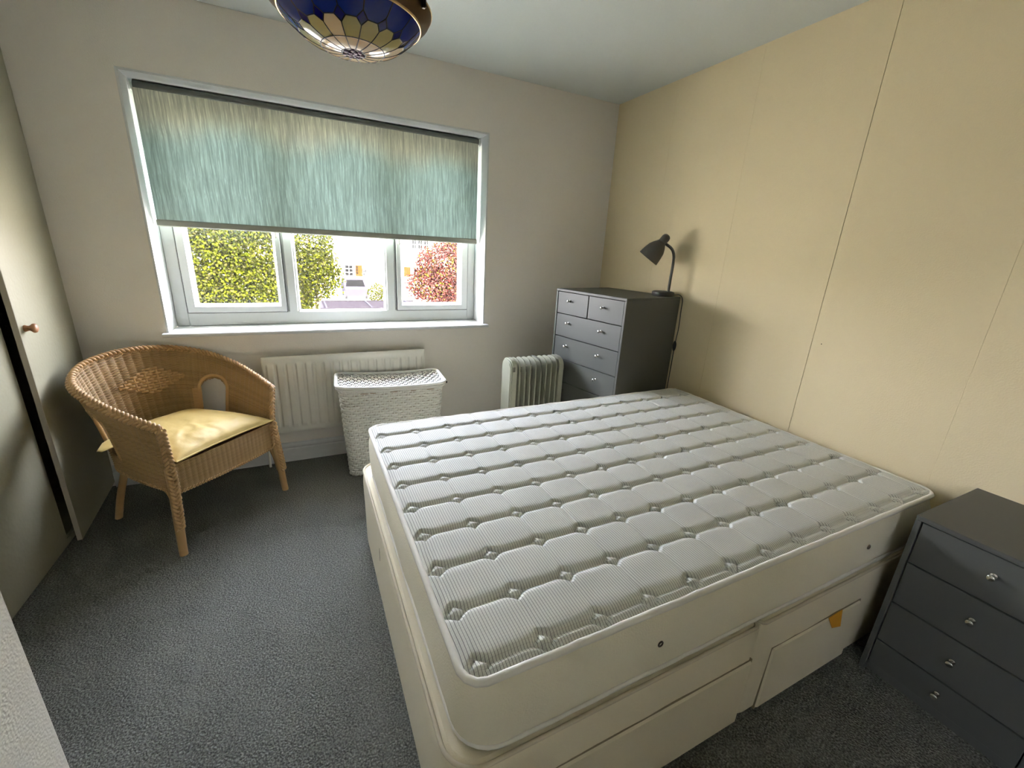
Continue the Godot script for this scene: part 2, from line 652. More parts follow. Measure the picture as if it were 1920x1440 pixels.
func window() -> void:
	var w := structure("window_1", "white framed three light window with a deep white reveal", "window")
	var b := Buf.new()
	b.span(WX0 - 0.01, WX0, WY0, WY1 + 0.01, -0.3, 0.001, 0.001)
	b.span(WX1, WX1 + 0.01, WY0, WY1 + 0.01, -0.3, 0.001, 0.001)
	b.span(WX0, WX1, WY1, WY1 + 0.01, -0.3, 0.001, 0.001)
	obj("reveal", b, M.gloss, w)
	# sill board with rounded nosing and horns
	b = Buf.new()
	b.span(WX0, WX1, WY0 - 0.02, WY0, -0.21, 0.0, 0.001)
	var nose := PackedVector2Array()
	nose.append(Vector2(0.0, -0.022))
	for k in 9:
		var a := -PI / 2 + PI * k / 8
		nose.append(Vector2(0.028 + 0.011 * cos(a), -0.011 + 0.011 * sin(a)))
	nose.append(Vector2(0.0, 0.0))
	b.xf = Transform3D(Basis(Vector3(0, 0, 1), Vector3(0, 1, 0), Vector3(-1, 0, 0)), Vector3(-0.212, WY0, 0.0))
	b.prism(nose, 0.0, 1.872)
	obj("sill", b, M.gloss, w)

	var zf := -0.19
	var y0 := 0.872
	var y1 := WY1
	# outer frame with two mullions
	b = Buf.new()
	frame_bar(b, WX0, -2.0, WY0, y1, -0.255, zf)
	frame_bar(b, -0.298, WX1, WY0, y1, -0.255, zf)
	frame_bar(b, -2.0, -0.298, WY0, 0.934, -0.255, zf)
	frame_bar(b, -2.0, -0.298, 1.995, y1, -0.255, zf)
	obj("outer_frame", b, M.upvc, w)
	for mx in [[-1.487, -1.418], [-0.884, -0.811]]:
		b = Buf.new()
		var c: float = (mx[0] + mx[1]) * 0.5
		var hw: float = (mx[1] - mx[0]) * 0.5
		var pr := PackedVector2Array([Vector2(c - hw, -0.25), Vector2(c + hw, -0.25), Vector2(c + hw, zf - 0.012), Vector2(c + hw - 0.014, zf), Vector2(c - hw + 0.014, zf), Vector2(c - hw, zf - 0.012)])
		b.xf = Transform3D(Basis(Vector3(1, 0, 0), Vector3(0, 0, 1), Vector3(0, 1, 0)), Vector3(0, 0, 0))
		b.prism(pr, 0.928, 1.999)
		b.xf = Transform3D.IDENTITY
		# the pointed foot where mullion and rail are welded together
		var ft := PackedVector2Array([Vector2(c - hw, 0.936), Vector2(c, 0.936 - hw * 0.9), Vector2(c + hw, 0.936)])
		b.prism(ft, zf - 0.01, zf + 0.0012)
		obj("mullion", b, M.upvc, w)
	# fixed middle light: glazing bead round the pane
	b = Buf.new()
	mitred(b, Rect2(-1.424, 0.928, 0.546, 1.074), Rect2(-1.412, 0.94, 0.522, 1.05), zf - 0.006, zf - 0.03, -0.245)
	obj("glazing_bead", b, M.upvc, w)
	pane(w, -1.415, -0.887, 0.937, 1.993)
	# two opening sashes
	for s in [[-2.0, -1.487, -1.947, -1.53], [-0.811, -0.298, -0.767, -0.357]]:
		b = Buf.new()
		b.span(s[0] - 0.003, s[1] + 0.003, 0.931, 1.998, zf - 0.012, zf - 0.004, 0.0)
		# thin dark seal behind the sash, cut open for the pane
		b = Buf.new()
		for q in [[s[0] - 0.001, s[0] + 0.004, 0.933, 1.998], [s[1] - 0.004, s[1] + 0.001, 0.933, 1.998], [s[0], s[1], 0.9325, 0.9375], [s[0], s[1], 1.99, 1.998]]:
			b.span(q[0], q[1], q[2], q[3], zf - 0.03, zf + 0.002, 0.0)
		var sash := Node3D.new()
		sash.name = "sash" if not w.has_node("sash") else "sash_001"
		w.add_child(sash)
		obj("seal", b, M.gasket, sash)
		b = Buf.new()
		mitred(b, Rect2(s[0] + 0.003, 0.9365, s[1] - s[0] - 0.006, 1.055), Rect2(s[2], 0.981, s[3] - s[2], 0.97), zf + 0.012, zf - 0.012, -0.25)
		obj("sash_frame", b, M.upvc, sash)
		pane(sash, s[2] - 0.004, s[3] + 0.004, 0.976, 1.956)
		# handle on the stile, hanging below the blind
		var hx: float = -1.507 if s[0] < -1.5 else -0.79
		b = Buf.new()
		b.span(hx - 0.011, hx + 0.011, 1.44, 1.51, zf + 0.012, zf + 0.024, 0.005)
		b.span(hx - 0.008, hx + 0.008, 1.37, 1.5, zf + 0.022, zf + 0.04, 0.006)
		obj("handle", b, M.blind_bar, sash, "grey window handle")

func pane(parent: Node, x0: float, x1: float, y0: float, y1: float) -> void:
	var b := Buf.new()
	b.flat([Vector3(x0, y0, -0.225), Vector3(x1, y0, -0.225), Vector3(x1, y1, -0.225), Vector3(x0, y1, -0.225)], Vector3(0, 0, 1))
	obj("pane", b, M.glass, parent)

func blind() -> void:
	var t := thing("roller_blind", "pale teal streaked roller blind drawn halfway down the window", "blind", Vector3(-1.153, 2.041, -0.14))
	var x0 := -0.893
	var x1 := 0.889
	var b := Buf.new()
	var rows := []
	var uvs := []
	var f := FastNoiseLite.new()
	f.seed = 8
	f.frequency = 1.0
	for a in 25:
		var y := -0.012 - 0.6 * a / 24.0
		var row := []
		var ur := []
		for c in 181:
			var x := lerpf(x0, x1, c / 180.0)
			var hang := 0.0016 * f.get_noise_2d(x * 9.0, y * 1.5) * (1.0 - absf(a - 12.0) / 16.0)
			row.append(Vector3(x, y, 0.0245 + hang))
			ur.append(Vector2((x - x0) / (x1 - x0), float(a) / 24.0 * 0.98 + 0.01))
		rows.append(row)
		uvs.append(ur)
	b.sheet(rows, false, uvs)
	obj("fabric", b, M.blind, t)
	b = Buf.new()
	var ring := []
	b.xf = Transform3D(Basis(Vector3(0, 1, 0), Vector3(-1, 0, 0), Vector3(0, 0, 1)), Vector3(0, 0, 0))
	b.lathe([Vector2(0.0, 0.89), Vector2(0.0235, 0.89), Vector2(0.0245, 0.888), Vector2(0.0245, -0.892), Vector2(0.0235, -0.894), Vector2(0, -0.894)], 20)
	obj("roller_tube", b, M.blind_tube, t)
	b = Buf.new()
	b.span(x0 - 0.003, x1 + 0.003, -0.64, -0.606, 0.0165, 0.0325, 0.005)
	obj("bottom_bar", b, M.blind_bar, t, "grey green weighted bar along the hem")
	for s in [-1, 1]:
		b = Buf.new()
		b.span(s * 0.9025 - 0.0035 - 0.002, s * 0.9025 + 0.0035 - 0.002, -0.022, 0.02, -0.02, 0.02, 0.002)
		obj("bracket", b, M.upvc, t)

# ------------------------------------------------------------------ fitted wardrobe
func wardrobe() -> void:
	var t := thing("wardrobe", "white fitted wardrobe with plain doors and round wooden knobs", "wardrobe", Vector3(-2.43, 0, 0.004))
	var b := Buf.new()
	for z in [[0.0, 0.018], [1.105, 1.123], [2.17, 2.188]]:
		b.span(-0.58, -0.021, 0.0, 2.39, z[0], z[1], 0.001)
	b.span(-0.58, -0.021, 2.372, 2.39, 0.018, 2.17, 0.001)
	b.span(-0.58, -0.021, 0.03, 0.048, 0.018, 2.17, 0.001)
	b.span(-0.58, -0.565, 0.0, 2.39, 0.0, 2.188, 0.001)
	obj("carcass", b, M.wardrobe, t)
	b = Buf.new()
	b.span(-0.036, -0.02, 0.0, 0.028, 0.018, 2.17, 0.001)
	obj("plinth", b, M.wardrobe, t)
	var zs := [0.003, 0.562, 1.112, 1.665, 2.186]
	for k in 4:
		var d := Node3D.new()
		d.name = "door" if k == 0 else "door_%03d" % k
		t.add_child(d)
		var wd: float = zs[k + 1] - zs[k] - 0.003
		d.position = Vector3(-0.018, 0, zs[k])
		d.rotation.y = deg_to_rad(4.6) if k == 0 else 0.0
		var sx := 1.0
		b = Buf.new()
		b.span(0.0, 0.018 * sx, 0.031, 2.37, 0.0, wd, 0.0012)
		obj("door_panel", b, M.wardrobe, d)
		b = Buf.new()
		b.span(0.0005 * sx, 0.0175 * sx, 0.0315, 2.3695, wd, wd + 0.0008, 0.0)
		obj("edge_strip", b, M.wardrobe_edge, d, "greyer edging strip of the door")
		b = Buf.new()
		b.xf = Transform3D(Basis(Vector3(0, -1, 0), Vector3(1, 0, 0), Vector3(0, 0, 1)) if sx > 0 else Basis(Vector3(0, 1, 0), Vector3(-1, 0, 0), Vector3(0, 0, 1)), Vector3(0.018 * sx, 0.985, wd - 0.045))
		b.lathe([Vector2(0.0125, -0.001), Vector2(0.0135, 0.003), Vector2(0.011, 0.009), Vector2(0.0095, 0.014), Vector2(0.0125, 0.019), Vector2(0.0175, 0.024), Vector2(0.0185, 0.029), Vector2(0.0165, 0.034), Vector2(0.010, 0.0375), Vector2(0.0, 0.0385)], 20)
		obj("knob", b, M.knob_wood, d, "round turned wooden knob")

# ------------------------------------------------------------------ bed
# rounded rectangle in plan; radii for (x0,z0) (x1,z0) (x1,z1) (x0,z1)
func rrect(x0: float, x1: float, z0: float, z1: float, r: Array, seg := 8, edge := 0.0) -> Array:
	var out := []
	var cs := [Vector2(x0 + r[0], z0 + r[0]), Vector2(x1 - r[1], z0 + r[1]), Vector2(x1 - r[2], z1 - r[2]), Vector2(x0 + r[3], z1 - r[3])]
	var a0 := [PI, 1.5 * PI, 0.0, 0.5 * PI]
	for k in 4:
		for s in seg + 1:
			var a: float = a0[k] + 0.5 * PI * s / seg
			out.append(cs[k] + Vector2(cos(a), sin(a)) * r[k])
	if edge > 0.0:
		var fine := []
		for k in out.size():
			var p: Vector2 = out[k]
			var q: Vector2 = out[(k + 1) % out.size()]
			var m := maxi(1, int(p.distance_to(q) / edge))
			for s in m:
				fine.append(p.lerp(q, float(s) / m))
		return fine
	return out

func ring3(c: Array, y: float) -> Array:
	var out := []
	for p in c:
		out.append(Vector3(p.x, y, p.y))
	return out

func cap(b: Buf, ring: Array, up: Vector3) -> void:
	var poly := PackedVector2Array()
	for p in ring:
		poly.append(Vector2(p.x, p.z))
	var ids := Geometry2D.triangulate_polygon(poly)
	var first := b.v.size()
	for p in ring:
		b.vert(p, up)
	for k in range(0, ids.size(), 3):
		b.tri_i(first + ids[k], first + ids[k + 1], first + ids[k + 2])

func divan() -> void:
	var t := thing("divan_base", "cream upholstered divan bed base with drawers, under the quilted mattress", "bed base")
	var halves := [[-1.215, -0.291, [0.07, 0.012, 0.016, 0.075]], [-0.279, 0.68, [0.012, 0.05, 0.05, 0.016]]]
	var f := FastNoiseLite.new()
	f.seed = 12
	f.frequency = 3.0
	for h in halves:
		var b := Buf.new()
		var rows := []
		for q in [[0.004, 0.012], [0.008, 0.004], [0.02, 0.0], [0.2, -0.002], [0.33, -0.003], [0.36, -0.002], [0.373, 0.001], [0.381, 0.006], [0.385, 0.016]]:
			var c := rrect(h[0] + q[1], h[1] - q[1], 0.94 + q[1], 2.3 - q[1], [maxf(h[2][0] - q[1], 0.004), maxf(h[2][1] - q[1], 0.004), maxf(h[2][2] - q[1], 0.004), maxf(h[2][3] - q[1], 0.004)], 8, 0.04)
			rows.append(ring3(c, q[0]))
		var least := 100000
		for r in rows:
			least = mini(least, r.size())
		# resample every ring to one count
		for k in rows.size():
			rows[k] = resample(rows[k], 160)
		for k in range(3, 7):
			for s in rows[k].size():
				var p: Vector3 = rows[k][s]
				var o := 0.0035 * f.get_noise_2d(p.x * 1.2 + p.z * 1.2, p.y * 4.0)
				rows[k][s] = p + Vector3(0 if absf(p.z - 2.3) < 0.03 else o, 0, o if absf(p.z - 2.3) < 0.03 else 0.0)
		b.sheet(rows, true, [], true)
		cap(b, rows[rows.size() - 1], Vector3.UP)
		cap(b, rows[0], Vector3.DOWN)
		var half := obj("base_half", b, M.divan, t)
		# piping round the top edge
		b = Buf.new()
		var pr := ring3(rrect(h[0] + 0.002, h[1] - 0.002, 0.942, 2.298, h[2], 8, 0.05), 0.3815)
		b.tube(pr, 0.0052, 8, false, true)
		obj("piping", b, M.tape, half)
	# drawers in the side that faces the room
	for d in [[-1.02, -0.296], [-0.202, 0.287]]:
		var b := Buf.new()
		b.span(d[0], d[1], 0.012, 0.262, 2.27, 2.3095, 0.006)
		var dr := obj("drawer_front", b, M.divan, t)
		b = Buf.new()
		b.span(d[0] - 0.0018, d[1] + 0.0018, 0.008, 0.2642, 2.26, 2.3046, 0.0)
		obj("shadow_gap", b, M.gap_shade_tear, dr)  # darker sheet: shade painted into the gap round the drawer front
	var b2 := Buf.new()
	b2.span(-0.296, -0.274, 0.012, 0.372, 2.25, 2.292, 0.002)
	obj("joining_strip", b2, M.divan, t)
	# label hanging from the far drawer
	b2 = Buf.new()
	b2.xf = Transform3D(Basis(Vector3(0, 0, 1), -0.25) * Basis(Vector3(1, 0, 0), -0.12), Vector3(0.128, 0.246, 2.312))
	b2.prism(PackedVector2Array([Vector2(-0.055, 0.012), Vector2(0.028, 0.032), Vector2(0.05, -0.032), Vector2(-0.01, -0.03)]), -0.0006, 0.0006)
	obj("label_tab", b2, M.tag, t, "orange paper tab at the drawer edge")
	# small tear in the cloth of the foot end
	b2 = Buf.new()
	var lens := PackedVector2Array([Vector2(0, -0.03), Vector2(0.004, -0.012), Vector2(0.005, 0.0), Vector2(0.002, 0.03), Vector2(-0.004, 0.006)])
	b2.xf = Transform3D(Basis(Vector3(0, 0, 1), Vector3(0, 1, 0), Vector3(-1, 0, 0)), Vector3(-1.2185, 0.27, 1.452))
	b2.prism(lens, 0.0, 0.0012)
	obj("tear", b2, M.gap_shade_tear, t, "small dark tear in the cloth")

func resample(ring: Array, count: int) -> Array:
	var m := ring.size()
	var ac := [0.0]
	for k in m:
		ac.append(ac[k] + (ring[k] as Vector3).distance_to(ring[(k + 1) % m]))
	var out := []
	var at := 0
	for s in count:
		var d: float = ac[m] * s / count
		while at < m - 1 and ac[at + 1] < d:
			at += 1
		var seg: float = ac[at + 1] - ac[at]
		out.append((ring[at] as Vector3).lerp(ring[(at + 1) % m], clampf((d - ac[at]) / maxf(seg, 1e-6), 0, 1)))
	return out

const BX := -1.1465
const BZ := 1.1328
const PX := 0.1447
const PZ := 0.1401
const MX0 := -1.184
const MX1 := 0.668
const MZ0 := 1.0
const MZ1 := 2.287

func quilt_height(x: float, z: float) -> float:
	var u := (x - BX) / PX
	var w := (z - BZ) / PZ
	var dx := absf(u - roundf(u)) * PX
	var dz := absf(w - roundf(w)) * PZ
	var fx := clampf(dx / (PX * 0.5), 0, 1)
	var fz := clampf(dz / (PZ * 0.5), 0, 1)
	var az := 1.0 - pow(1.0 - fz, 8.0)
	var ax := 0.70 + 0.30 * (1.0 - pow(1.0 - fx, 10.0))
	var m := dx * 0.95 + dz * 1.15
	var puff := 0.0128 * az * ax * smoothstep(0.0205, 0.037, m)
	if m < 0.0205:
		puff += 0.0045 * smoothstep(0.0205, 0.0185, m) + 0.0062 * (1.0 - m / 0.0205)
	return puff

func mattress() -> void:
	var t := thing("mattress", "double mattress with quilted pinstripe top lying on the divan base", "mattress")
	# quilted top: one cloth, stitched down in a grid with a diamond tuft at every crossing
	var f := FastNoiseLite.new()
	f.seed = 2
	f.frequency = 1.5
	var b := Buf.new()
	var nx := 420
	var nz := 300
	var rows := []
	var uvs := []
	var r := 0.045
	for a in nz + 1:
		var row := []
		var ur := []
		for c in nx + 1:
			var x := lerpf(MX0 + 0.006, MX1 - 0.006, float(c) / nx)
			var z := lerpf(MZ0 + 0.006, MZ1 - 0.006, float(a) / nz)
			# keep inside the rounded corners
			var cx := clampf(x, MX0 + r, MX1 - r)
			var cz := clampf(z, MZ0 + r, MZ1 - r)
			var o := Vector2(x - cx, z - cz)
			if o.x != 0.0 and o.y != 0.0 and o.length() > r - 0.006:
				o = o.normalized() * (r - 0.006)
				x = cx + o.x
				z = cz + o.y
			var ed := minf(minf(x - MX0, MX1 - x), minf(z - MZ0, MZ1 - z))
			var e := smoothstep(0.004, 0.034, ed)
			var y := 0.5905 + quilt_height(x, z) * (0.25 + 0.75 * e) + 0.004 * e + 0.004 * f.get_noise_2d(x, z)
			row.append(Vector3(x, y, z))
			ur.append(Vector2(x / 0.0288 + 0.12 * f.get_noise_2d(x * 2.0, z * 2.0), z / 0.0288))
		rows.append(row)
		uvs.append(ur)
	b.sheet(rows, true, uvs)
	obj("quilted_top", b, M.tick, t)
	# padded border
	b = Buf.new()
	var prof := [[0.394, 0.010, 0.09], [0.4, 0.003, 0.09], [0.412, -0.002, 0.088], [0.44, -0.005, 0.082], [0.49, -0.006, 0.072], [0.54, -0.004, 0.06], [0.575, 0.0, 0.05], [0.588, 0.004, 0.046]]
	var side := []
	var f2 := FastNoiseLite.new()
	f2.seed = 19
	f2.frequency = 2.2
	for q in prof:
		var ring := resample(ring3(rrect(MX0 + q[1], MX1 - q[1], MZ0 + q[1], MZ1 - q[1], [q[2], 0.05, 0.05, q[2]], 10, 0.02), q[0]), 320)
		side.append(ring)
	for k in range(2, prof.size() - 1):
		for s in 320:
			var p: Vector3 = side[k][s]
			var out := Vector3(p.x - clampf(p.x, MX0 + 0.1, MX1 - 0.1), 0, p.z - clampf(p.z, MZ0 + 0.1, MZ1 - 0.1)).normalized()
			var along := p.x + p.z
			side[k][s] = p + out * (0.0045 * f2.get_noise_2d(along * 1.2, p.y * 13.0) + 0.0026 * sin(p.y * 130.0 + 1.5 * f2.get_noise_2d(along, 0.0)))
	b.sheet(side, true, [], true)
	cap(b, side[0], Vector3.DOWN)
	obj("border", b, M.border, t)
	for q in [[0.592, 0.003, 0.047, 0.0085], [0.398, 0.003, 0.088, 0.0075]]:
		b = Buf.new()
		var ring := resample(ring3(rrect(MX0 + q[1], MX1 - q[1], MZ0 + q[1], MZ1 - q[1], [q[2], 0.05, 0.05, q[2]], 10, 0.02), q[0]), 300)
		for s in ring.size():
			ring[s] += Vector3(0, 0.003 * f2.get_noise_2d(ring[s].x * 4.0 + 7.0, ring[s].z * 4.0), 0)
		b.tube(ring, q[3], 9, false, true)
		obj("piping", b, M.piping, t)
	for x in [-0.692, 0.232]:
		b = Buf.new()
		b.xf = Transform3D(Basis(Vector3(1, 0, 0), Vector3(0, 0, 1), Vector3(0, -1, 0)), Vector3(x, 0.493, 2.2905))
		b.lathe([Vector2(0, 0.002), Vector2(0.004, 0.002), Vector2(0.0045, 0.005), Vector2(0.0065, 0.0062), Vector2(0.0085, 0.005), Vector2(0.009, 0.0)], 16)
		obj("air_vent", b, M.vent, t, "small dark metal air vent")

# ------------------------------------------------------------------ chests of drawers
func drawer_knob(b: Buf, at: Vector3) -> void:
	# turned knob that looks along local -x ... built along y and laid over
	b.xf = Transform3D(Basis(Vector3(0, 1, 0), Vector3(-1, 0, 0), Vector3(0, 0, 1)), at)
	b.lathe([Vector2(0.0075, 0.0), Vector2(0.0078, 0.0025), Vector2(0.0045, 0.004), Vector2(0.004, 0.014), Vector2(0.007, 0.018), Vector2(0.0092, 0.0205), Vector2(0.0095, 0.024), Vector2(0.008, 0.0262), Vector2(0.0, 0.0268)], 16)
	b.xf = Transform3D.IDENTITY

# local frame: front face on x = 0 looking to -x, depth along +x, width along +z
func drawer_case(t: Node3D, wid: float, dep: float, hei: float, rows: Array, knobs: Array) -> void:
	var s := 0.016
	var b := Buf.new()
	b.span(0.0, dep, 0.0, hei - s, 0.0, s, 0.0015)
	b.span(0.0, dep, 0.0, hei - s, wid - s, wid, 0.0015)
	b.span(dep - 0.006, dep, 0.02, hei - s, s, wid - s, 0.0)
	b.span(0.004, dep - 0.006, 0.03, 0.046, s, wid - s, 0.0)
	b.span(0.02, 0.034, 0.0, 0.03, s, wid - s, 0.0)
	obj("case", b, M.grey_paint, t)
	b = Buf.new()
	b.span(-0.0005, dep, hei - s, hei, -0.0005, wid + 0.0005, 0.002)
	obj("top_board", b, M.grey_paint, t)
	for r in rows:
		b = Buf.new()
		b.span(0.003, 0.021, r[0] + 0.0025, r[1] - 0.0025, r[2] + 0.003, r[3] - 0.003, 0.0012)
		b.span(0.021, dep - 0.05, r[0] + 0.02, r[1] - 0.02, r[2] + 0.012, r[2] + 0.022, 0.0)
		b.span(0.021, dep - 0.05, r[0] + 0.02, r[1] - 0.02, r[3] - 0.022, r[3] - 0.012, 0.0)
		var d := obj("drawer", b, M.grey_paint, t)
		for z in r[4]:
			b = Buf.new()
			drawer_knob(b, Vector3(0.003, lerpf(r[0], r[1], r[5] if r.size() > 5 else 0.54), z))
			obj("knob", b, M.chrome, d, "small round metal knob")

func chest() -> void:
	var a := deg_to_rad(9.5)
	var t := thing("chest_of_drawers", "tall grey chest of drawers in the corner with the desk lamp on it", "chest of drawers", Vector3(0.154, 0, 0.333), a)
	var rows := []
	var lo := [0.985, 0.832, 0.677, 0.522, 0.367, 0.212, 0.05]
	var top := 1.1295
	for k in lo.size():
		var y0: float = lo[k]
		if k == 0:
			rows.append([y0, top, 0.016, 0.3015, [0.138], 0.62])
			rows.append([y0, top, 0.3025, 0.588, [0.433], 0.6])
		else:
			rows.append([y0, top, 0.016, 0.588, [0.138, 0.433], 0.63])
		top = y0
	drawer_case(t, 0.604, 0.508, 1.146, rows, [])

func bedside_chest() -> void:
	var t := thing("bedside_chest", "low dark grey chest of drawers beside the near side of the bed", "bedside chest", Vector3(0.312, 0, 2.353))
	var rows := [[0.4675, 0.619, 0.016, 0.384, [0.195], 0.6], [0.306, 0.4675, 0.016, 0.384, [0.195], 0.56], [0.1445, 0.306, 0.016, 0.384, [0.195], 0.55], [0.04, 0.1445, 0.016, 0.384, [0.195], 0.55]]
	drawer_case(t, 0.40, 0.446, 0.636, rows, [])

# ------------------------------------------------------------------ desk lamp
func desk_lamp() -> void:
	var t := thing("desk_lamp", "dark grey desk lamp with bent stem standing on the tall chest", "lamp", Vector3(0.655, 1.146, 0.79))
	var b := Buf.new()
	b.lathe([Vector2(0, 0), Vector2(0.062, 0), Vector2(0.067, 0.004), Vector2(0.068, 0.022), Vector2(0.065, 0.027), Vector2(0.055, 0.03), Vector2(0, 0.0315)], 32)
	obj("base", b, M.lamp_grey, t)
	var off := Vector3(0.655, 1.146, 0.79)
	var path := [Vector3(0.664, 1.168, 0.822), Vector3(0.664, 1.26, 0.824), Vector3(0.664, 1.35, 0.826), Vector3(0.662, 1.395, 0.822), Vector3(0.654, 1.428, 0.808), Vector3(0.636, 1.452, 0.782), Vector3(0.612, 1.472, 0.752)]
	var pts := []
	for p in spline(path, 6):
		pts.append(p - off)
	b = Buf.new()
	b.tube(pts, 0.0085, 12)
	obj("stem", b, M.lamp_grey, t)
	# head: the axis runs down and away from the wall
	var ax := Vector3(-0.095 * 0.707, -0.135, -0.095 * 0.707).normalized()
	var side := ax.cross(Vector3(0, 0, 1)).normalized()
	var top := Vector3(0.632, 1.497, 0.772) - off
	b = Buf.new()
	b.xf = Transform3D(Basis(side, ax, side.cross(ax)), top)
	b.lathe([Vector2(0, -0.016), Vector2(0.012, -0.014), Vector2(0.022, -0.006), Vector2(0.026, 0.006), Vector2(0.0255, 0.036), Vector2(0.023, 0.043)], 24)
	obj("socket_cap", b, M.lamp_grey, t)
	b = Buf.new()
	b.xf = Transform3D(Basis(side, ax, side.cross(ax)), top)
	b.lathe([Vector2(0.0245, 0.034), Vector2(0.030, 0.045), Vector2(0.043, 0.062), Vector2(0.055, 0.085), Vector2(0.061, 0.112), Vector2(0.0655, 0.14), Vector2(0.067, 0.158), Vector2(0.0655, 0.1585), Vector2(0.0635, 0.14), Vector2(0.059, 0.113), Vector2(0.05, 0.087), Vector2(0.036, 0.065), Vector2(0.02, 0.046)], 32)
	var sh := obj("shade", b, M.lamp_grey, t, "bell shaped metal shade")
	# flex: over the back corner and down the wall, with an inline switch
	b = Buf.new()
	var flex := [Vector3(0.706, 1.156, 0.83), Vector3(0.735, 1.158, 0.853), Vector3(0.750, 1.13, 0.866), Vector3(0.752, 1.05, 0.868), Vector3(0.752, 0.95, 0.872), Vector3(0.752, 0.87, 0.866), Vector3(0.752, 0.78, 0.864), Vector3(0.752, 0.66, 0.862), Vector3(0.752, 0.5, 0.86)]
	pts = []
	for p in spline(flex, 6):
		pts.append(p - off)
	b.tube(pts, 0.0028, 7)
	var fl := obj("flex", b, M.cord, t, "black flex")
	b = Buf.new()
	b.ball(Vector3(0.748, 0.835, 0.866) - off, Vector3(0.009, 0.034, 0.013), 12, 8)
	obj("inline_switch", b, M.cord, fl, "black inline switch")

# ------------------------------------------------------------------ radiator under the window
func radiator() -> void:
	var x0 := -1.645
	var x1 := -0.689
	var y0 := 0.228
	var y1 := 0.712
	var t := thing("radiator", "white ribbed panel radiator on the wall under the window", "radiator", Vector3((x0 + x1) * 0.5, y0, 0.0))
	var w := x1 - x0
	var h := y1 - y0
	var rows := []
	var n := 18
	var pitch := w / (n + 0.6)
	var nx := n * 16 + 20
	var ny := 48
	for a in ny + 1:
		var row := []
		var y := h * a / ny
		for c in nx + 1:
			var x := -w * 0.5 + w * c / nx
			var q := (x + w * 0.5 - pitch * 0.3) / pitch
			var fr := q - floorf(q)
			var ins := smoothstep(0.10, 0.24, fr) * (1.0 - smoothstep(0.76, 0.90, fr))
			if q < 0.0 or q > n:
				ins = 0.0
			var ends := smoothstep(0.035, 0.055, y) * (1.0 - smoothstep(h - 0.06, h - 0.04, y))
			var edge := 0.004 * (1.0 - smoothstep(0.0, 0.006, minf(minf(y, h - y), minf(x + w * 0.5, w * 0.5 - x))))
			row.append(Vector3(x, y, 0.082 + 0.008 * ins * ends - edge))
		rows.append(row)
	var b := Buf.new()
	b.sheet(rows)
	b.span(-w * 0.5 + 0.0005, w * 0.5 - 0.0005, 0.001, h - 0.001, 0.068, 0.0775, 0.001)
	obj("front_panel", b, M.rad_white, t)
	b = Buf.new()
	b.span(-w * 0.5 + 0.01, w * 0.5 + 0.008, 0.012, h - 0.012, 0.03, 0.045, 0.002)
	obj("back_panel", b, M.rad_white, t)
	for s in [-0.36, 0.36]:
		b = Buf.new()
		b.span(s - 0.02, s + 0.02, 0.05, h - 0.06, 0.0, 0.031, 0.001)
		obj("wall_bracket", b, M.rad_white, t)
	b = Buf.new()
	for k in 40:
		var x := -w * 0.5 + 0.03 + (w - 0.06) * k / 39.0
		b.span(x - 0.0008, x + 0.0008, 0.03, h - 0.02, 0.0445, 0.0685, 0.0)
	obj("convector_fins", b, M.rad_white, t)
	for s in [-1, 1]:
		b = Buf.new()
		b.tube([Vector3(s * (w * 0.5 + 0.025), -y0 + 0.001, 0.057), Vector3(s * (w * 0.5 + 0.025), 0.02, 0.057), Vector3(s * (w * 0.5 + 0.018), 0.03, 0.057), Vector3(s * (w * 0.5 - 0.01), 0.03, 0.057)], 0.0075, 10)
		b.tube([Vector3(s * (w * 0.5 + 0.025), 0.0, 0.057), Vector3(s * (w * 0.5 + 0.025), 0.06, 0.057)], 0.016, 12)
		obj("pipe", b, M.rad_white, t)

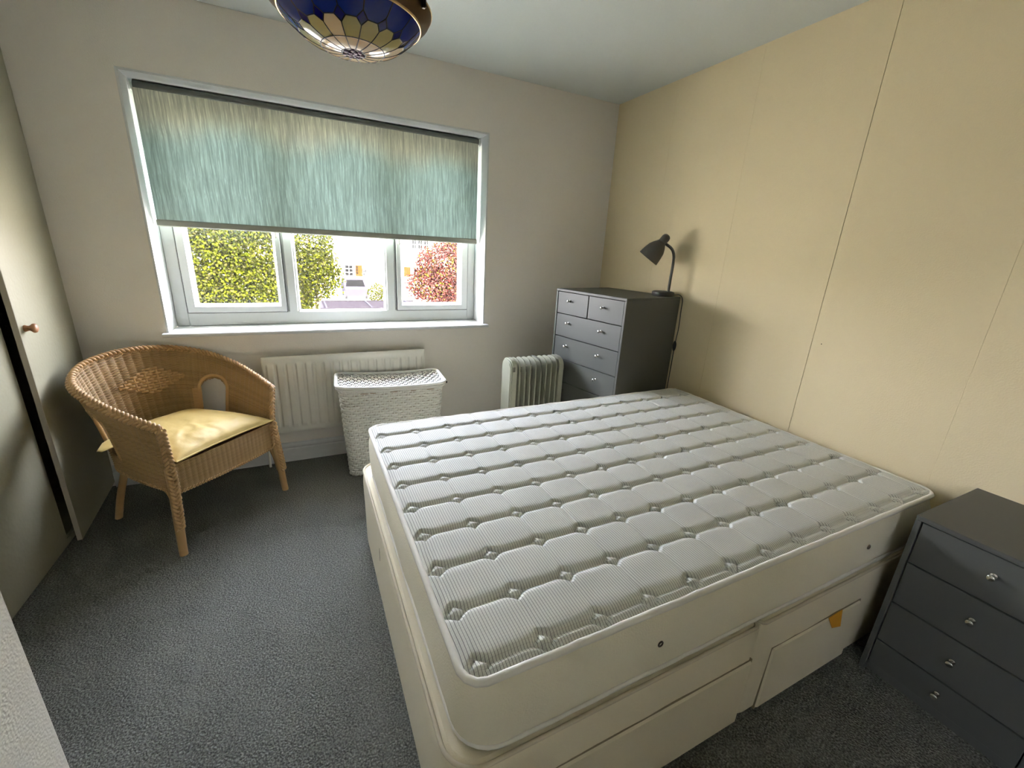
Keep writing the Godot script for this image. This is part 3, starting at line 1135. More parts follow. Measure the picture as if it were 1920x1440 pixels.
# ------------------------------------------------------------------ oil filled heater
func heater() -> void:
	var x0 := -0.262
	var x1 := 0.132
	var zc := 0.468
	var top := 0.716
	var t := thing("oil_heater", "beige oil filled column heater beside the grey chest", "heater", Vector3((x0 + x1) * 0.5, 0, zc))
	var w := x1 - x0
	var hz := 0.075
	# outline of a fin in (z, y)
	var outline := func(inset: float) -> PackedVector2Array:
		var p := PackedVector2Array()
		var r := 0.055
		var a0 := hz - inset
		var yb := 0.075 + inset
		var yt := top - inset
		for q in [[a0 - r, yb + r, -PI / 2], [a0 - r, yt - r, 0.0], [-a0 + r, yt - r, PI / 2], [-a0 + r, yb + r, PI]]:
			for s in 7:
				var a: float = q[2] + PI / 2 * s / 6.0
				p.append(Vector2(q[0] + r * cos(a), q[1] + r * sin(a)))
		return p
	var turn := Basis(Vector3(0, 0, -1), Vector3(0, 1, 0), Vector3(1, 0, 0))
	var mesh_of := func(l: PackedVector2Array, a: float, c: float) -> Buf:
		var b := Buf.new()
		b.xf = Transform3D(turn, Vector3.ZERO)
		b.prism(l, a, c)
		return b
	var endw := 0.042
	# two end housings
	for s in [-1, 1]:
		var b := Buf.new()
		b.xf = Transform3D(turn, Vector3.ZERO)
		var xo: float = s * w * 0.5
		var xi: float = s * (w * 0.5 - endw)
		b.prism(outline.call(0.0), minf(xi, xo - s * 0.012), maxf(xi, xo - s * 0.012))
		b.prism(outline.call(0.006), minf(xo - s * 0.012, xo - s * 0.004), maxf(xo - s * 0.012, xo - s * 0.004))
		b.prism(outline.call(0.014), minf(xo - s * 0.004, xo), maxf(xo - s * 0.004, xo))
		obj("end_housing", b, M.heater, t)
	# fins: flat leaves with a thicker oil channel
	var fin: ArrayMesh
	var n := 8
	var span := w - 2 * endw
	var b2 := Buf.new()
	b2.xf = Transform3D(turn, Vector3.ZERO)
	b2.prism(outline.call(0.0), -0.0028, 0.0028)
	b2.prism(outline.call(0.052), -0.0075, 0.0075)
	fin = b2.mesh()
	for k in n:
		var o := obj("fin", fin, M.heater, t)
		o.position.x = -w * 0.5 + endw + span * (k + 0.5) / n
	for y in [0.13, 0.63]:
		b2 = Buf.new()
		b2.tube([Vector3(-w * 0.5 + 0.02, y, 0), Vector3(w * 0.5 - 0.02, y, 0)], 0.022, 14)
		obj("oil_pipe", b2, M.heater_dark, t)
	b2 = Buf.new()
	b2.xf = Transform3D(Basis.IDENTITY, Vector3(-w * 0.5 + 0.02, 0.66, hz + 0.001))
	b2.box(Vector3.ZERO, Vector3(0.016, 0.03, 0.004), 0.001)
	obj("badge", b2, M.heater_dark, t)
	for s in [-1, 1]:
		b2 = Buf.new()
		b2.span(s * (w * 0.5 - 0.05) - 0.01, s * (w * 0.5 - 0.05) + 0.01, 0.045, 0.085, -0.1, 0.1, 0.004)
		for z in [-0.085, 0.085]:
			b2.xf = Transform3D(Basis(Vector3(0, -1, 0), Vector3(1, 0, 0), Vector3(0, 0, 1)), Vector3(s * (w * 0.5 - 0.05) - 0.01, 0.024, z))
			b2.lathe([Vector2(0, 0), Vector2(0.02, 0), Vector2(0.0235, 0.004), Vector2(0.0235, 0.016), Vector2(0.02, 0.02), Vector2(0, 0.02)], 18)
			b2.xf = Transform3D.IDENTITY
		obj("wheel_foot", b2, M.heater_dark, t)
	b2 = Buf.new()
	var path := [Vector3(-0.005, top + 0.004, -0.02), Vector3(0.0, top + 0.003, 0.04), Vector3(0.012, top - 0.03, hz + 0.004), Vector3(0.04, 0.56, hz + 0.006), Vector3(0.07, 0.4, hz + 0.006), Vector3(0.1, 0.24, hz + 0.008), Vector3(0.12, 0.1, hz + 0.012), Vector3(0.14, 0.004, hz + 0.05), Vector3(0.2, 0.004, hz + 0.06)]
	b2.tube(spline(path, 6), 0.0036, 7)
	obj("mains_lead", b2, M.heater_dark, t)

# ------------------------------------------------------------------ woven things
# flat cane: pts with outward directions; tall and thick in metres
func ribbon(b: Buf, pts: Array, outs: Array, tall: float, thick: float, closed: bool, up := Vector3.UP) -> void:
	var m := pts.size()
	if m < 2:
		return
	var first := b.v.size()
	var cs := [Vector2(1, 0.3), Vector2(0.4, 0.5), Vector2(-0.6, 0.45), Vector2(-0.6, -0.45), Vector2(0.4, -0.5), Vector2(1, -0.3)]
	for k in m:
		var d: Vector3
		if closed:
			d = pts[(k + 1) % m] - pts[(k + m - 1) % m]
		else:
			d = pts[mini(k + 1, m - 1)] - pts[maxi(k - 1, 0)]
		d = d.normalized()
		var o: Vector3 = outs[k]
		var u := d.cross(o).normalized()
		if u.dot(up) < 0.0:
			u = -u
		o = (o - d * o.dot(d)).normalized()
		for q in cs:
			b.vert(pts[k] + o * q.x * thick + u * q.y * tall, o * q.x * 0.8 + u * q.y * 1.1)
	for k in (m if closed else m - 1):
		var k2 := (k + 1) % m
		for s in 6:
			var s2 := (s + 1) % 6
			b.quad_i(first + k * 6 + s, first + k * 6 + s2, first + k2 * 6 + s2, first + k2 * 6 + s)

# three strands plaited along a path
func braid(b: Buf, pts: Array, outs: Array, wide: float, deep: float, r: float, pitch: float, sides := 6) -> void:
	var fine_p := []
	var fine_o := []
	var len := [0.0]
	for k in pts.size() - 1:
		len.append(len[k] + (pts[k + 1] as Vector3).distance_to(pts[k]))
	var total: float = len[len.size() - 1]
	var m := int(total / pitch * 10.0)
	var at := 0
	for s in m + 1:
		var d := total * s / m
		while at < pts.size() - 2 and len[at + 1] < d:
			at += 1
		var f: float = (d - len[at]) / maxf(len[at + 1] - len[at], 1e-6)
		fine_p.append((pts[at] as Vector3).lerp(pts[at + 1], f))
		fine_o.append((outs[at] as Vector3).lerp(outs[at + 1], f).normalized())
	for j in 3:
		var line := []
		var tone := rng.randf_range(0.9, 1.08)
		b.col = Color(tone, tone, tone)
		for s in m + 1:
			var ph := TAU * (total * s / m) / pitch + TAU * j / 3.0
			var tan: Vector3 = (fine_p[mini(s + 1, m)] - fine_p[maxi(s - 1, 0)]).normalized()
			var side: Vector3 = tan.cross(fine_o[s]).normalized()
			line.append(fine_p[s] + side * wide * sin(ph) + fine_o[s] * deep * sin(2.0 * ph))
		b.tube(line, r, sides)
	b.col = Color.WHITE

func hamper() -> void:
	var t := thing("laundry_hamper", "white painted wicker laundry hamper with lid in front of the radiator", "laundry basket", Vector3(-0.952, 0, 0.271), deg_to_rad(-3.9))
	var size_at := func(y: float) -> Array:
		var k := y / 0.56
		return [lerpf(0.268, 0.298, k), lerpf(0.112, 0.138, k), lerpf(0.045, 0.055, k)]
	var b := Buf.new()
	var n := 60
	var rows := 34
	var dense := n * 4
	for r in rows:
		var y := 0.010 + (0.548 - 0.010) * (r + 0.5) / rows
		var sz: Array = size_at.call(y)
		var ring := resample(ring3(rrect(-sz[0], sz[0], -sz[1], sz[1], [sz[2], sz[2], sz[2], sz[2]], 8, 0.02), y), dense)
		var outs := []
		var pts := []
		var tone := rng.randf_range(0.94, 1.03)
		b.col = Color(tone, tone, tone * 0.985)
		for k in dense:
			var d: Vector3 = ring[(k + 1) % dense] - ring[(k + dense - 1) % dense]
			var o := Vector3(d.z, 0, -d.x).normalized()
			if o.dot(ring[k]) < 0.0:
				o = -o
			outs.append(o)
			var ph := PI * (float(k) / 4.0) + PI * (r % 2)
			pts.append(ring[k] + o * 0.0038 * cos(ph) + Vector3(0, 0.0012 * sin(ph * 0.37 + r * 2.1), 0))
		ribbon(b, pts, outs, 0.0148, 0.0024, true)
	# upright stakes the strands are woven round
	b.col = Color(0.98, 0.97, 0.94)
	for k in n:
		var pts := []
		var outs := []
		for q in 5:
			var y := 0.006 + 0.548 * q / 4.0
			var sz: Array = size_at.call(y)
			var ring := resample(ring3(rrect(-sz[0], sz[0], -sz[1], sz[1], [sz[2], sz[2], sz[2], sz[2]], 8, 0.02), y), n)
			var d: Vector3 = ring[(k + 1) % n] - ring[(k + n - 1) % n]
			var o := Vector3(d.z, 0, -d.x).normalized()
			if o.dot(ring[k]) < 0.0:
				o = -o
			pts.append(ring[k])
			outs.append(o)
		ribbon(b, pts, outs, 0.0085, 0.0014, false, Vector3.RIGHT)
	var wv := obj("woven_body", b, M.white_wicker, t)
	b = Buf.new()
	var inner := []
	for q in 4:
		var y := 0.004 + 0.545 * q / 3.0
		var sz: Array = size_at.call(y)
		inner.append(resample(ring3(rrect(-sz[0] + 0.004, sz[0] - 0.004, -sz[1] + 0.004, sz[1] - 0.004, [sz[2], sz[2], sz[2], sz[2]], 6, 0.05), y), 80))
	b.sheet(inner, true, [], true)
	cap(b, inner[0], Vector3.DOWN)
	obj("lining", b, M.hamper_in, t)
	# plaited rim of the body, worn at the front
	b = Buf.new()
	var sz2: Array = size_at.call(0.556)
	var ring2 := resample(ring3(rrect(-sz2[0] - 0.002, sz2[0] + 0.002, -sz2[1] - 0.002, sz2[1] + 0.002, [0.05, 0.05, 0.05, 0.05], 8, 0.02), 0.556), 120)
	ring2.append(ring2[0])
	var o2 := []
	for p in ring2:
		o2.append(Vector3(p.x - clampf(p.x, -0.24, 0.24), 0, p.z - clampf(p.z, -0.08, 0.08)).normalized())
	braid(b, ring2, o2, 0.005, 0.003, 0.0048, 0.07, 5)
	obj("rim", b, M.white_wicker, t)
	for s in [[-0.2, 0.1], [-0.02, 0.055], [0.1, 0.04], [0.19, 0.05]]:
		b = Buf.new()
		b.span(s[0], s[0] + s[1], 0.5425, 0.5455, sz2[1] + 0.001, sz2[1] + 0.0046, 0.0005)
		obj("worn_cane", b, M.wicker_dark, t, "bare brown cane where the paint has worn off")
	# lid: bent cane frame, sagging woven panel; sits a little open at the left
	var lid := Node3D.new()
	lid.name = "lid"
	t.add_child(lid)
	lid.position = Vector3(0, 0.577, 0)
	lid.rotation = Vector3(0.01, 0, -0.014)
	var hx := 0.312
	var hz := 0.148
	var sag := func(x: float, z: float) -> float:
		return -0.014 * (1.0 - pow(absf(x) / hx, 2.0)) - 0.012 * (1.0 - pow(absf(x) / hx, 6.0)) * (1.0 - pow(absf(z) / hz, 2.0))
	b = Buf.new()
	for q in [[0.012, 0.0105], [-0.004, 0.006]]:
		var fr := []
		for p in rrect(-hx, hx, -hz, hz, [0.05, 0.05, 0.05, 0.05], 8, 0.02):
			fr.append(Vector3(p.x, q[0] - 0.014 * (1.0 - pow(absf(p.x) / hx, 2.0)), p.y))
		b.tube(fr, q[1], 8, false, true)
	obj("lid_frame", b, M.white_wicker, lid)
	b = Buf.new()
	var nl := 11
	var nw := 30
	for r in nl:
		var z := lerpf(-hz + 0.014, hz - 0.014, float(r) / (nl - 1))
		var xm := hx - 0.008 - (0.03 if r == 0 or r == nl - 1 else 0.0)
		var pts := []
		var outs := []
		var tone := rng.randf_range(0.93, 1.03)
		b.col = Color(tone, tone, tone)
		for k in nw * 4 + 1:
			var x := lerpf(-xm, xm, float(k) / (nw * 4))
			pts.append(Vector3(x, sag.call(x, z) + 0.006 + 0.0042 * cos(PI * k / 4.0 + PI * (r % 2)), z))
			outs.append(Vector3.UP)
		ribbon(b, pts, outs, 0.021, 0.0022, false, Vector3.BACK)
	b.col = Color(0.97, 0.97, 0.95)
	for k in nw + 1:
		var x := lerpf(-hx + 0.008, hx - 0.008, float(k) / nw)
		var pts := []
		var outs := []
		for r in 9:
			var z := lerpf(-hz + 0.004, hz - 0.004, r / 8.0)
			pts.append(Vector3(x, sag.call(x, z) + 0.006, z))
			outs.append(Vector3.UP)
		ribbon(b, pts, outs, 0.007, 0.0014, false, Vector3.RIGHT)
	obj("woven_panel", b, M.white_wicker, lid)

# ------------------------------------------------------------------ wicker armchair
const RIM := [Vector3(-0.28, 0.60, 0.265), Vector3(-0.305, 0.638, 0.12), Vector3(-0.318, 0.688, -0.05), Vector3(-0.288, 0.733, -0.205), Vector3(-0.185, 0.773, -0.315), Vector3(0.01, 0.792, -0.362), Vector3(0.20, 0.778, -0.32), Vector3(0.315, 0.74, -0.205), Vector3(0.35, 0.694, -0.05), Vector3(0.328, 0.65, 0.12), Vector3(0.284, 0.622, 0.265)]
const SEATLINE := [Vector3(-0.262, 0.30, 0.25), Vector3(-0.266, 0.305, 0.12), Vector3(-0.262, 0.318, -0.03), Vector3(-0.235, 0.325, -0.15), Vector3(-0.15, 0.33, -0.24), Vector3(0.0, 0.33, -0.268), Vector3(0.15, 0.325, -0.24), Vector3(0.235, 0.315, -0.15), Vector3(0.262, 0.305, -0.03), Vector3(0.266, 0.295, 0.12), Vector3(0.262, 0.29, 0.25)]
const HOLE_R := Vector2(0.262, -0.135)
const HOLE_L := Vector2(-0.262, -0.12)

func shell(t: float, v: float) -> Vector3:
	var s := at_curve(SEATLINE, t)
	var r := at_curve(RIM, t)
	var k := pow(v, 1.5)
	return Vector3(lerpf(s.x, r.x, k), lerpf(s.y, r.y, v), lerpf(s.z, r.z, k))

func shell_out(t: float, v: float) -> Vector3:
	var du := shell(minf(t + 0.01, 1.0), v) - shell(maxf(t - 0.01, 0.0), v)
	var dv := shell(t, minf(v + 0.02, 1.0)) - shell(t, maxf(v - 0.02, 0.0))
	var o := du.cross(dv).normalized()
	if o.dot(Vector3(shell(t, v).x, 0, shell(t, v).z + 0.0)) < 0.0:
		o = -o
	return o

func in_hole(p: Vector3, grow := 0.0) -> bool:
	for h in [HOLE_R, HOLE_L]:
		var d := Vector2(p.x, p.z).distance_to(h)
		var r := 0.066 + grow
		if d < r and p.y > 0.405 - grow and p.y < 0.555 + sqrt(maxf(r * r - d * d, 0.0)):
			return true
	return false

const CHAIR_AT := Vector3(-1.971, 0, 0.402)
const CHAIR_TURN := 0.8255

func armchair() -> void:
	var t := thing("armchair", "golden brown wicker armchair with arched side holes beside the wardrobe", "armchair", CHAIR_AT, CHAIR_TURN)
	# woven tub: each strand runs round over the uprights
	var b := Buf.new()
	var cols := 52
	var rows := 76
	var per := 6
	for r in rows:
		var v := lerpf(0.012, 0.985, float(r) / (rows - 1))
		var run := []
		var tone := rng.randf_range(0.84, 1.10)
		b.col = Color(tone, tone * rng.randf_range(0.97, 1.02), tone * rng.randf_range(0.92, 1.02))
		for k in cols * per + 1:
			var tt := float(k) / (cols * per)
			var p := shell(tt, v)
			if in_hole(p):
				if run.size() > 2:
					b.tube(run, 0.0029, 5)
				run = []
				continue
			var ph := PI * tt * cols
			var off := 0.0054 * (pow(absf(sin(ph)), 0.7) - 0.5) + 0.0009 * (1 if r % 2 else -1) * cos(ph * 2.0)
			# the bulge of each column shows on both faces
			run.append(p - shell_out(tt, v) * off)
		if run.size() > 2:
			b.tube(run, 0.0029, 5)
	b.col = Color.WHITE
	obj("woven_tub", b, M.wicker, t)
	# uprights with the packing behind the strands
	b = Buf.new()
	var nc := 312
	var nr := 60
	var grid := []
	for a in nr + 1:
		var row := []
		for c in nc + 1:
			row.append(shell(float(c) / nc, float(a) / nr) - shell_out(float(c) / nc, float(a) / nr) * 0.0054 * (pow(absf(sin(PI * c * 52.0 / nc)), 0.7) - 0.5))
		grid.append(row)
	for a in nr:
		for c in nc:
			var mid: Vector3 = (grid[a][c] + grid[a + 1][c + 1]) * 0.5
			if in_hole(mid):
				continue
			var o := shell_out((c + 0.5) / nc, (a + 0.5) / nr)
			b.flat([grid[a][c], grid[a][c + 1], grid[a + 1][c + 1], grid[a + 1][c]], o)
	obj("uprights", b, M.wicker_dark, t)
	# plaited rim and plaited front edges
	b = Buf.new()
	var path := []
	var outs := []
	for k in 121:
		path.append(shell(k / 120.0, 1.0) + Vector3(0, 0.003, 0))
		outs.append((shell_out(k / 120.0, 0.97) * 0.9 + Vector3(0, 0.9, 0)).normalized())
	braid(b, path, outs, 0.0145, 0.006, 0.0076, 0.06)
	for s in [0.0, 1.0]:
		path = []
		outs = []
		for k in 21:
			path.append(shell(s, 1.0 - k / 20.0) + Vector3(0, 0, 0.004))
			outs.append(Vector3(-0.4 if s < 0.5 else 0.4, 0, 0.9))
		braid(b, path, outs, 0.013, 0.005, 0.007, 0.055)
	obj("plaited_rim", b, M.cane, t)
	# bound arches of the two side holes
	for h in [HOLE_R, HOLE_L]:
		b = Buf.new()
		var arch := []
		var best := 0.0
		var bd := 9.0
		for k in 400:
			var tt := k / 400.0
			var p := shell(tt, 0.55)
			var d := Vector2(p.x, p.z).distance_to(h)
			if d < bd:
				bd = d
				best = tt
		for k in 41:
			# up one side, over, down the other: find the tub point at that offset
			var a := PI * clampf((k - 10) / 20.0, 0.0, 1.0)
			var dx := -cos(a) * 0.07
			var y := 0.40 + 0.155 * minf(1.0, minf(k, 40 - k) / 10.0)
			if k >= 10 and k <= 30:
				y = 0.555 + 0.07 * sin(a)
			var tt := best + dx / 1.28
			var vv := 0.5
			for it in 6:
				vv += (y - shell(tt, vv).y) / 0.42
			arch.append(shell(tt, vv) - shell_out(tt, vv) * 0.002)
		for j in 2:
			var line := []
			for k in arch.size():
				line.append(arch[k] + Vector3(0, 0.004 * j, 0) + Vector3.UP * 0.0)
			b.tube(line, 0.0085 - 0.001 * j, 8)
		obj("hole_binding", b, M.cane, t)
	# raised basket-weave diamond on the inside of the back
	b = Buf.new()
	var tc := 0.545
	for r in 10:
		var y := 0.575 + 0.0128 * r
		var half := 0.118 * (1.0 - absf(r - 4.5) / 5.6)
		var pts := []
		var os := []
		var tone := rng.randf_range(0.95, 1.15)
		b.col = Color(tone, tone, tone * 0.96)
		var m := int(half / 0.118 * 34)
		for k in range(-m, m + 1):
			var tt := tc + 0.118 * k / 34.0 / 1.25
			var v := (y - at_curve(SEATLINE, tt).y) / (at_curve(RIM, tt).y - at_curve(SEATLINE, tt).y)
			var o := -shell_out(tt, v)
			pts.append(shell(tt, v) + o * (0.0095 + 0.0045 * sin(PI * (k / 3.4 + r))))
			os.append(o)
		ribbon(b, pts, os, 0.0115, 0.003, false)
	for c in 13:
		var x := lerpf(-0.105, 0.105, c / 12.0)
		var half := 0.064 * (1.0 - absf(c - 6) / 6.6)
		var pts := []
		var os := []
		for k in 9:
			var y := 0.633 + half * (k - 4) / 4.0
			var tt := tc + x / 1.25
			var v := (y - at_curve(SEATLINE, tt).y) / (at_curve(RIM, tt).y - at_curve(SEATLINE, tt).y)
			var o := -shell_out(tt, v)
			pts.append(shell(tt, v) + o * (0.0095 - 0.003 * sin(PI * (c + k))))
			os.append(o)
		ribbon(b, pts, os, 0.010, 0.0026, false, Vector3.RIGHT)
	b.col = Color.WHITE
	obj("basket_weave_panel", b, M.cane, t, "raised open basket weave patch")
	# bound post beside the right hole
	b = Buf.new()
	for k in 16:
		var y := 0.43 + 0.0085 * k
		var pts := []
		var os := []
		for q in 5:
			var tt := 0.648 + 0.032 * (q / 4.0)
			var v := (y - at_curve(SEATLINE, tt).y) / (at_curve(RIM, tt).y - at_curve(SEATLINE, tt).y)
			var o := -shell_out(tt, v)
			pts.append(shell(tt, v) + o * 0.007)
			os.append(o)
		ribbon(b, pts, os, 0.008, 0.0028, false)
	obj("bound_post", b, M.cane, t)
	# seat and front apron
	b = Buf.new()
	var ring := []
	for k in 49:
		var tt := k / 48.0
		var s := at_curve(SEATLINE, tt)
		ring.append(Vector3(s.x * 1.0, 0.415, s.z))
	cap(b, ring, Vector3.UP)
	for p in ring.size():
		ring[p] = ring[p] - Vector3(0, 0.012, 0)
	cap(b, ring, Vector3.DOWN)
	obj("seat", b, M.wicker_dark, t)
	b = Buf.new()
	var bw := Buf.new()
	for r in 27:
		var v := r / 26.0
		var run := []
		var tone := rng.randf_range(0.84, 1.08)
		b.col = Color(tone, tone, tone * rng.randf_range(0.92, 1.0))
		for k in 22 * 6 + 1:
			var x := lerpf(-0.258, 0.258, k / 132.0)
			var q := 1.0 - pow(x / 0.26, 2.0)
			var ph := PI * k / 6.0
			run.append(Vector3(x, lerpf(lerpf(0.298, 0.285, k / 132.0), 0.425, v), 0.25 + 0.016 * q + 0.0016 * (pow(absf(sin(ph)), 0.7) - 0.5)))
		b.tube(run, 0.0029, 5)
	b.col = Color.WHITE
	bw.span(-0.256, 0.256, 0.295, 0.422, 0.241, 0.2465, 0.0)
	obj("front_apron", b, M.wicker, t)
	for k in 23:
		var x := lerpf(-0.256, 0.256, k / 22.0)
		bw.tube([Vector3(x, 0.292, 0.246 + 0.016 * (1.0 - pow(x / 0.26, 2.0))), Vector3(x, 0.425, 0.246 + 0.016 * (1.0 - pow(x / 0.26, 2.0)))], 0.003, 5)
	obj("apron_uprights", bw, M.wicker_dark, t)
	b = Buf.new()
	path = []
	outs = []
	for k in 41:
		var x := lerpf(-0.262, 0.262, k / 40.0)
		path.append(Vector3(x, lerpf(0.293, 0.281, k / 40.0), 0.252 + 0.016 * (1.0 - pow(x / 0.262, 2.0))))
		outs.append(Vector3(0, -0.3, 1).normalized())
	braid(b, path, outs, 0.005, 0.003, 0.004, 0.04, 5)
	path = []
	outs = []
	for k in 81:
		path.append(shell(k / 80.0, 0.0))
		outs.append(shell_out(k / 80.0, 0.05))
	braid(b, path, outs, 0.005, 0.003, 0.004, 0.04, 5)
	obj("lower_edging", b, M.cane, t)
	# legs: front ones carry plaited cane down their faces
	for s in [-1, 1]:
		b = Buf.new()
		var leg := spline([Vector3(s * 0.290, 0.0, 0.263), Vector3(s * 0.284, 0.1, 0.259), Vector3(s * 0.277, 0.2, 0.257), Vector3(s * 0.268, 0.32, 0.252), Vector3(s * 0.265, 0.42, 0.248)], 6)
		var radii := []
		for k in leg.size():
			radii.append(lerpf(0.0165, 0.0195, smoothstep(0.0, 0.6, float(k) / leg.size())))
		b.tube(leg, radii, 12)
		var lg := obj("leg", b, M.cane, t)
		b = Buf.new()
		path = []
		outs = []
		for k in range(8, leg.size()):
			var o := Vector3(s * 0.35, 0, 0.94).normalized()
			path.append(leg[k] + o * 0.0165)
			outs.append(o)
		braid(b, path, outs, 0.0135, 0.005, 0.0068, 0.058)
		obj("plaited_wrap", b, M.cane, lg)
		# bent cane brace from the leg up to the seat
		b = Buf.new()
		b.tube(spline([Vector3(s * 0.279, 0.13, 0.243), Vector3(s * 0.270, 0.22, 0.232), Vector3(s * 0.262, 0.275, 0.212), Vector3(s * 0.258, 0.305, 0.165), Vector3(s * 0.256, 0.315, 0.10)], 6), 0.0085, 8)
		obj("brace", b, M.cane, lg)
		b = Buf.new()
		var back := spline([Vector3(s * 0.210, 0.0, -0.280), Vector3(s * 0.196, 0.12, -0.252), Vector3(s * 0.176, 0.27, -0.208), Vector3(s * 0.165, 0.40, -0.185)], 6)
		b.tube(back, 0.0155, 12)
		obj("leg", b, M.cane, t)

func cushion() -> void:
	var t := thing("seat_cushion", "gold satin seat cushion lying on the wicker armchair", "cushion", CHAIR_AT + Vector3(0, 0.4165, 0), CHAIR_TURN)
	var f := FastNoiseLite.new()
	f.seed = 77
	f.frequency = 5.0
	f.fractal_octaves = 2
	var b := Buf.new()
	for side in 2:
		var rows := []
		for a in 61:
			var w := lerpf(-1, 1, a / 60.0)
			var row := []
			for c in 61:
				var u := lerpf(-1, 1, c / 60.0)
				# edges draw in between the pointed corners
				var hx := lerpf(0.205, 0.252, smoothstep(-1.0, 0.6, w)) * (1.0 - 0.05 * (1.0 - w * w))
				var x := u * hx
				var z := 0.018 + w * 0.25 * (1.0 - 0.06 * (1.0 - u * u)) + (0.012 if w > 0.0 else 0.0) * w
				var dome := pow((1.0 - pow(absf(u), 3.2)) * (1.0 - pow(absf(w), 3.2)), 0.55)
				var y := 0.03
				if side == 0:
					var crease := 0.0
					# pulls running in from the front seam
					var fold := sin(x * 62.0 + z * 30.0 + 3.0 * f.get_noise_2d(x * 1.6, z * 1.6))
					crease = 0.0042 * fold * smoothstep(-0.25, 0.55, w) * dome * (0.6 + 0.6 * f.get_noise_2d(x, z + 3.0))
					y += 0.052 * dome + crease + 0.006 * f.get_noise_2d(x * 0.7, z * 0.7) * dome
				else:
					y -= 0.027 * dome
				row.append(Vector3(x, y, z))
			rows.append(row)
		b.sheet(rows, side == 0)
	obj("cover", b, M.satin, t)
	b = Buf.new()
	var line := []
	for k in 41:
		var u := lerpf(-1, 1, k / 40.0)
		line.append(Vector3(u * 0.252, 0.0295, 0.018 + 0.25 * (1.0 - 0.06 * (1.0 - u * u)) + 0.012))
	b.tube(line, 0.0042, 7)
	obj("seam", b, M.satin, t)
	b = Buf.new()
	b.xf = Transform3D(Basis(Vector3(0, 1, 0), 0.35), Vector3(-0.2, 0.052, -0.12))
	b.sheet([[Vector3(0.03, 0.0, -0.05), Vector3(0.03, 0.012, 0.0), Vector3(0.03, 0.0, 0.05)], [Vector3(-0.06, -0.004, -0.04), Vector3(-0.06, 0.012, 0.0), Vector3(-0.06, -0.004, 0.035)], [Vector3(-0.125, -0.012, -0.012), Vector3(-0.13, -0.004, 0.0), Vector3(-0.125, -0.012, 0.01)]])
	b.sheet([[Vector3(0.03, -0.006, -0.05), Vector3(0.03, -0.004, 0.0), Vector3(0.03, -0.006, 0.05)], [Vector3(-0.06, -0.01, -0.04), Vector3(-0.06, -0.006, 0.0), Vector3(-0.06, -0.01, 0.035)], [Vector3(-0.125, -0.014, -0.012), Vector3(-0.13, -0.01, 0.0), Vector3(-0.125, -0.014, 0.01)]], true)
	obj("corner_flap", b, M.satin, t, "corner of the cushion poking out through the side hole")

# ------------------------------------------------------------------ stained glass ceiling lamp
const LAMP_R := 0.172
const LAMP_D := 0.070
func bowl(r: float, a: float, off := 0.0) -> Vector3:
	var y := LAMP_D * pow(r / LAMP_R, 2.6)
	var slope := LAMP_D * 2.6 / LAMP_R * pow(r / LAMP_R, 1.6)
	var nn := Vector2(slope, -1.0).normalized()
	var rr := r + nn.x * off
	return Vector3(rr * cos(a), y + nn.y * off, rr * sin(a))

func pane_of(b: Buf, poly: Array) -> void:
	# poly: (radius, angle) corners; shrunk a touch for the lead, cut fine, given thickness
	var mid := Vector2.ZERO
	for p in poly:
		mid += p
	mid /= poly.size()
	var edge := []
	for k in poly.size():
		var p: Vector2 = poly[k]
		var q: Vector2 = poly[(k + 1) % poly.size()]
		for s in 3:
			var e := p.lerp(q, s / 3.0)
			var d := (mid - e) * Vector2(1, mid.x)
			e += (mid - e) * minf(0.3, 0.0011 / maxf(d.length(), 1e-4))
			edge.append(e)
	for off in [0.0014, -0.0014]:
		var first := b.v.size()
		var o := 1.0 if off > 0.0 else -1.0
		var n0 := (bowl(mid.x, mid.y, 0.01) - bowl(mid.x, mid.y)).normalized() * o
		b.vert(bowl(mid.x, mid.y, off), n0)
		for e in edge:
			var h: Vector2 = mid.lerp(e, 0.5)
			b.vert(bowl(h.x, h.y, off), (bowl(h.x, h.y, 0.01) - bowl(h.x, h.y)).normalized() * o)
		for e in edge:
			b.vert(bowl(e.x, e.y, off), (bowl(e.x, e.y, 0.01) - bowl(e.x, e.y)).normalized() * o)
		var m := edge.size()
		for k in m:
			var k2 := (k + 1) % m
			b.tri_i(first, first + 1 + k, first + 1 + k2)
			b.quad_i(first + 1 + k, first + 1 + k2, first + 1 + m + k2, first + 1 + m + k)

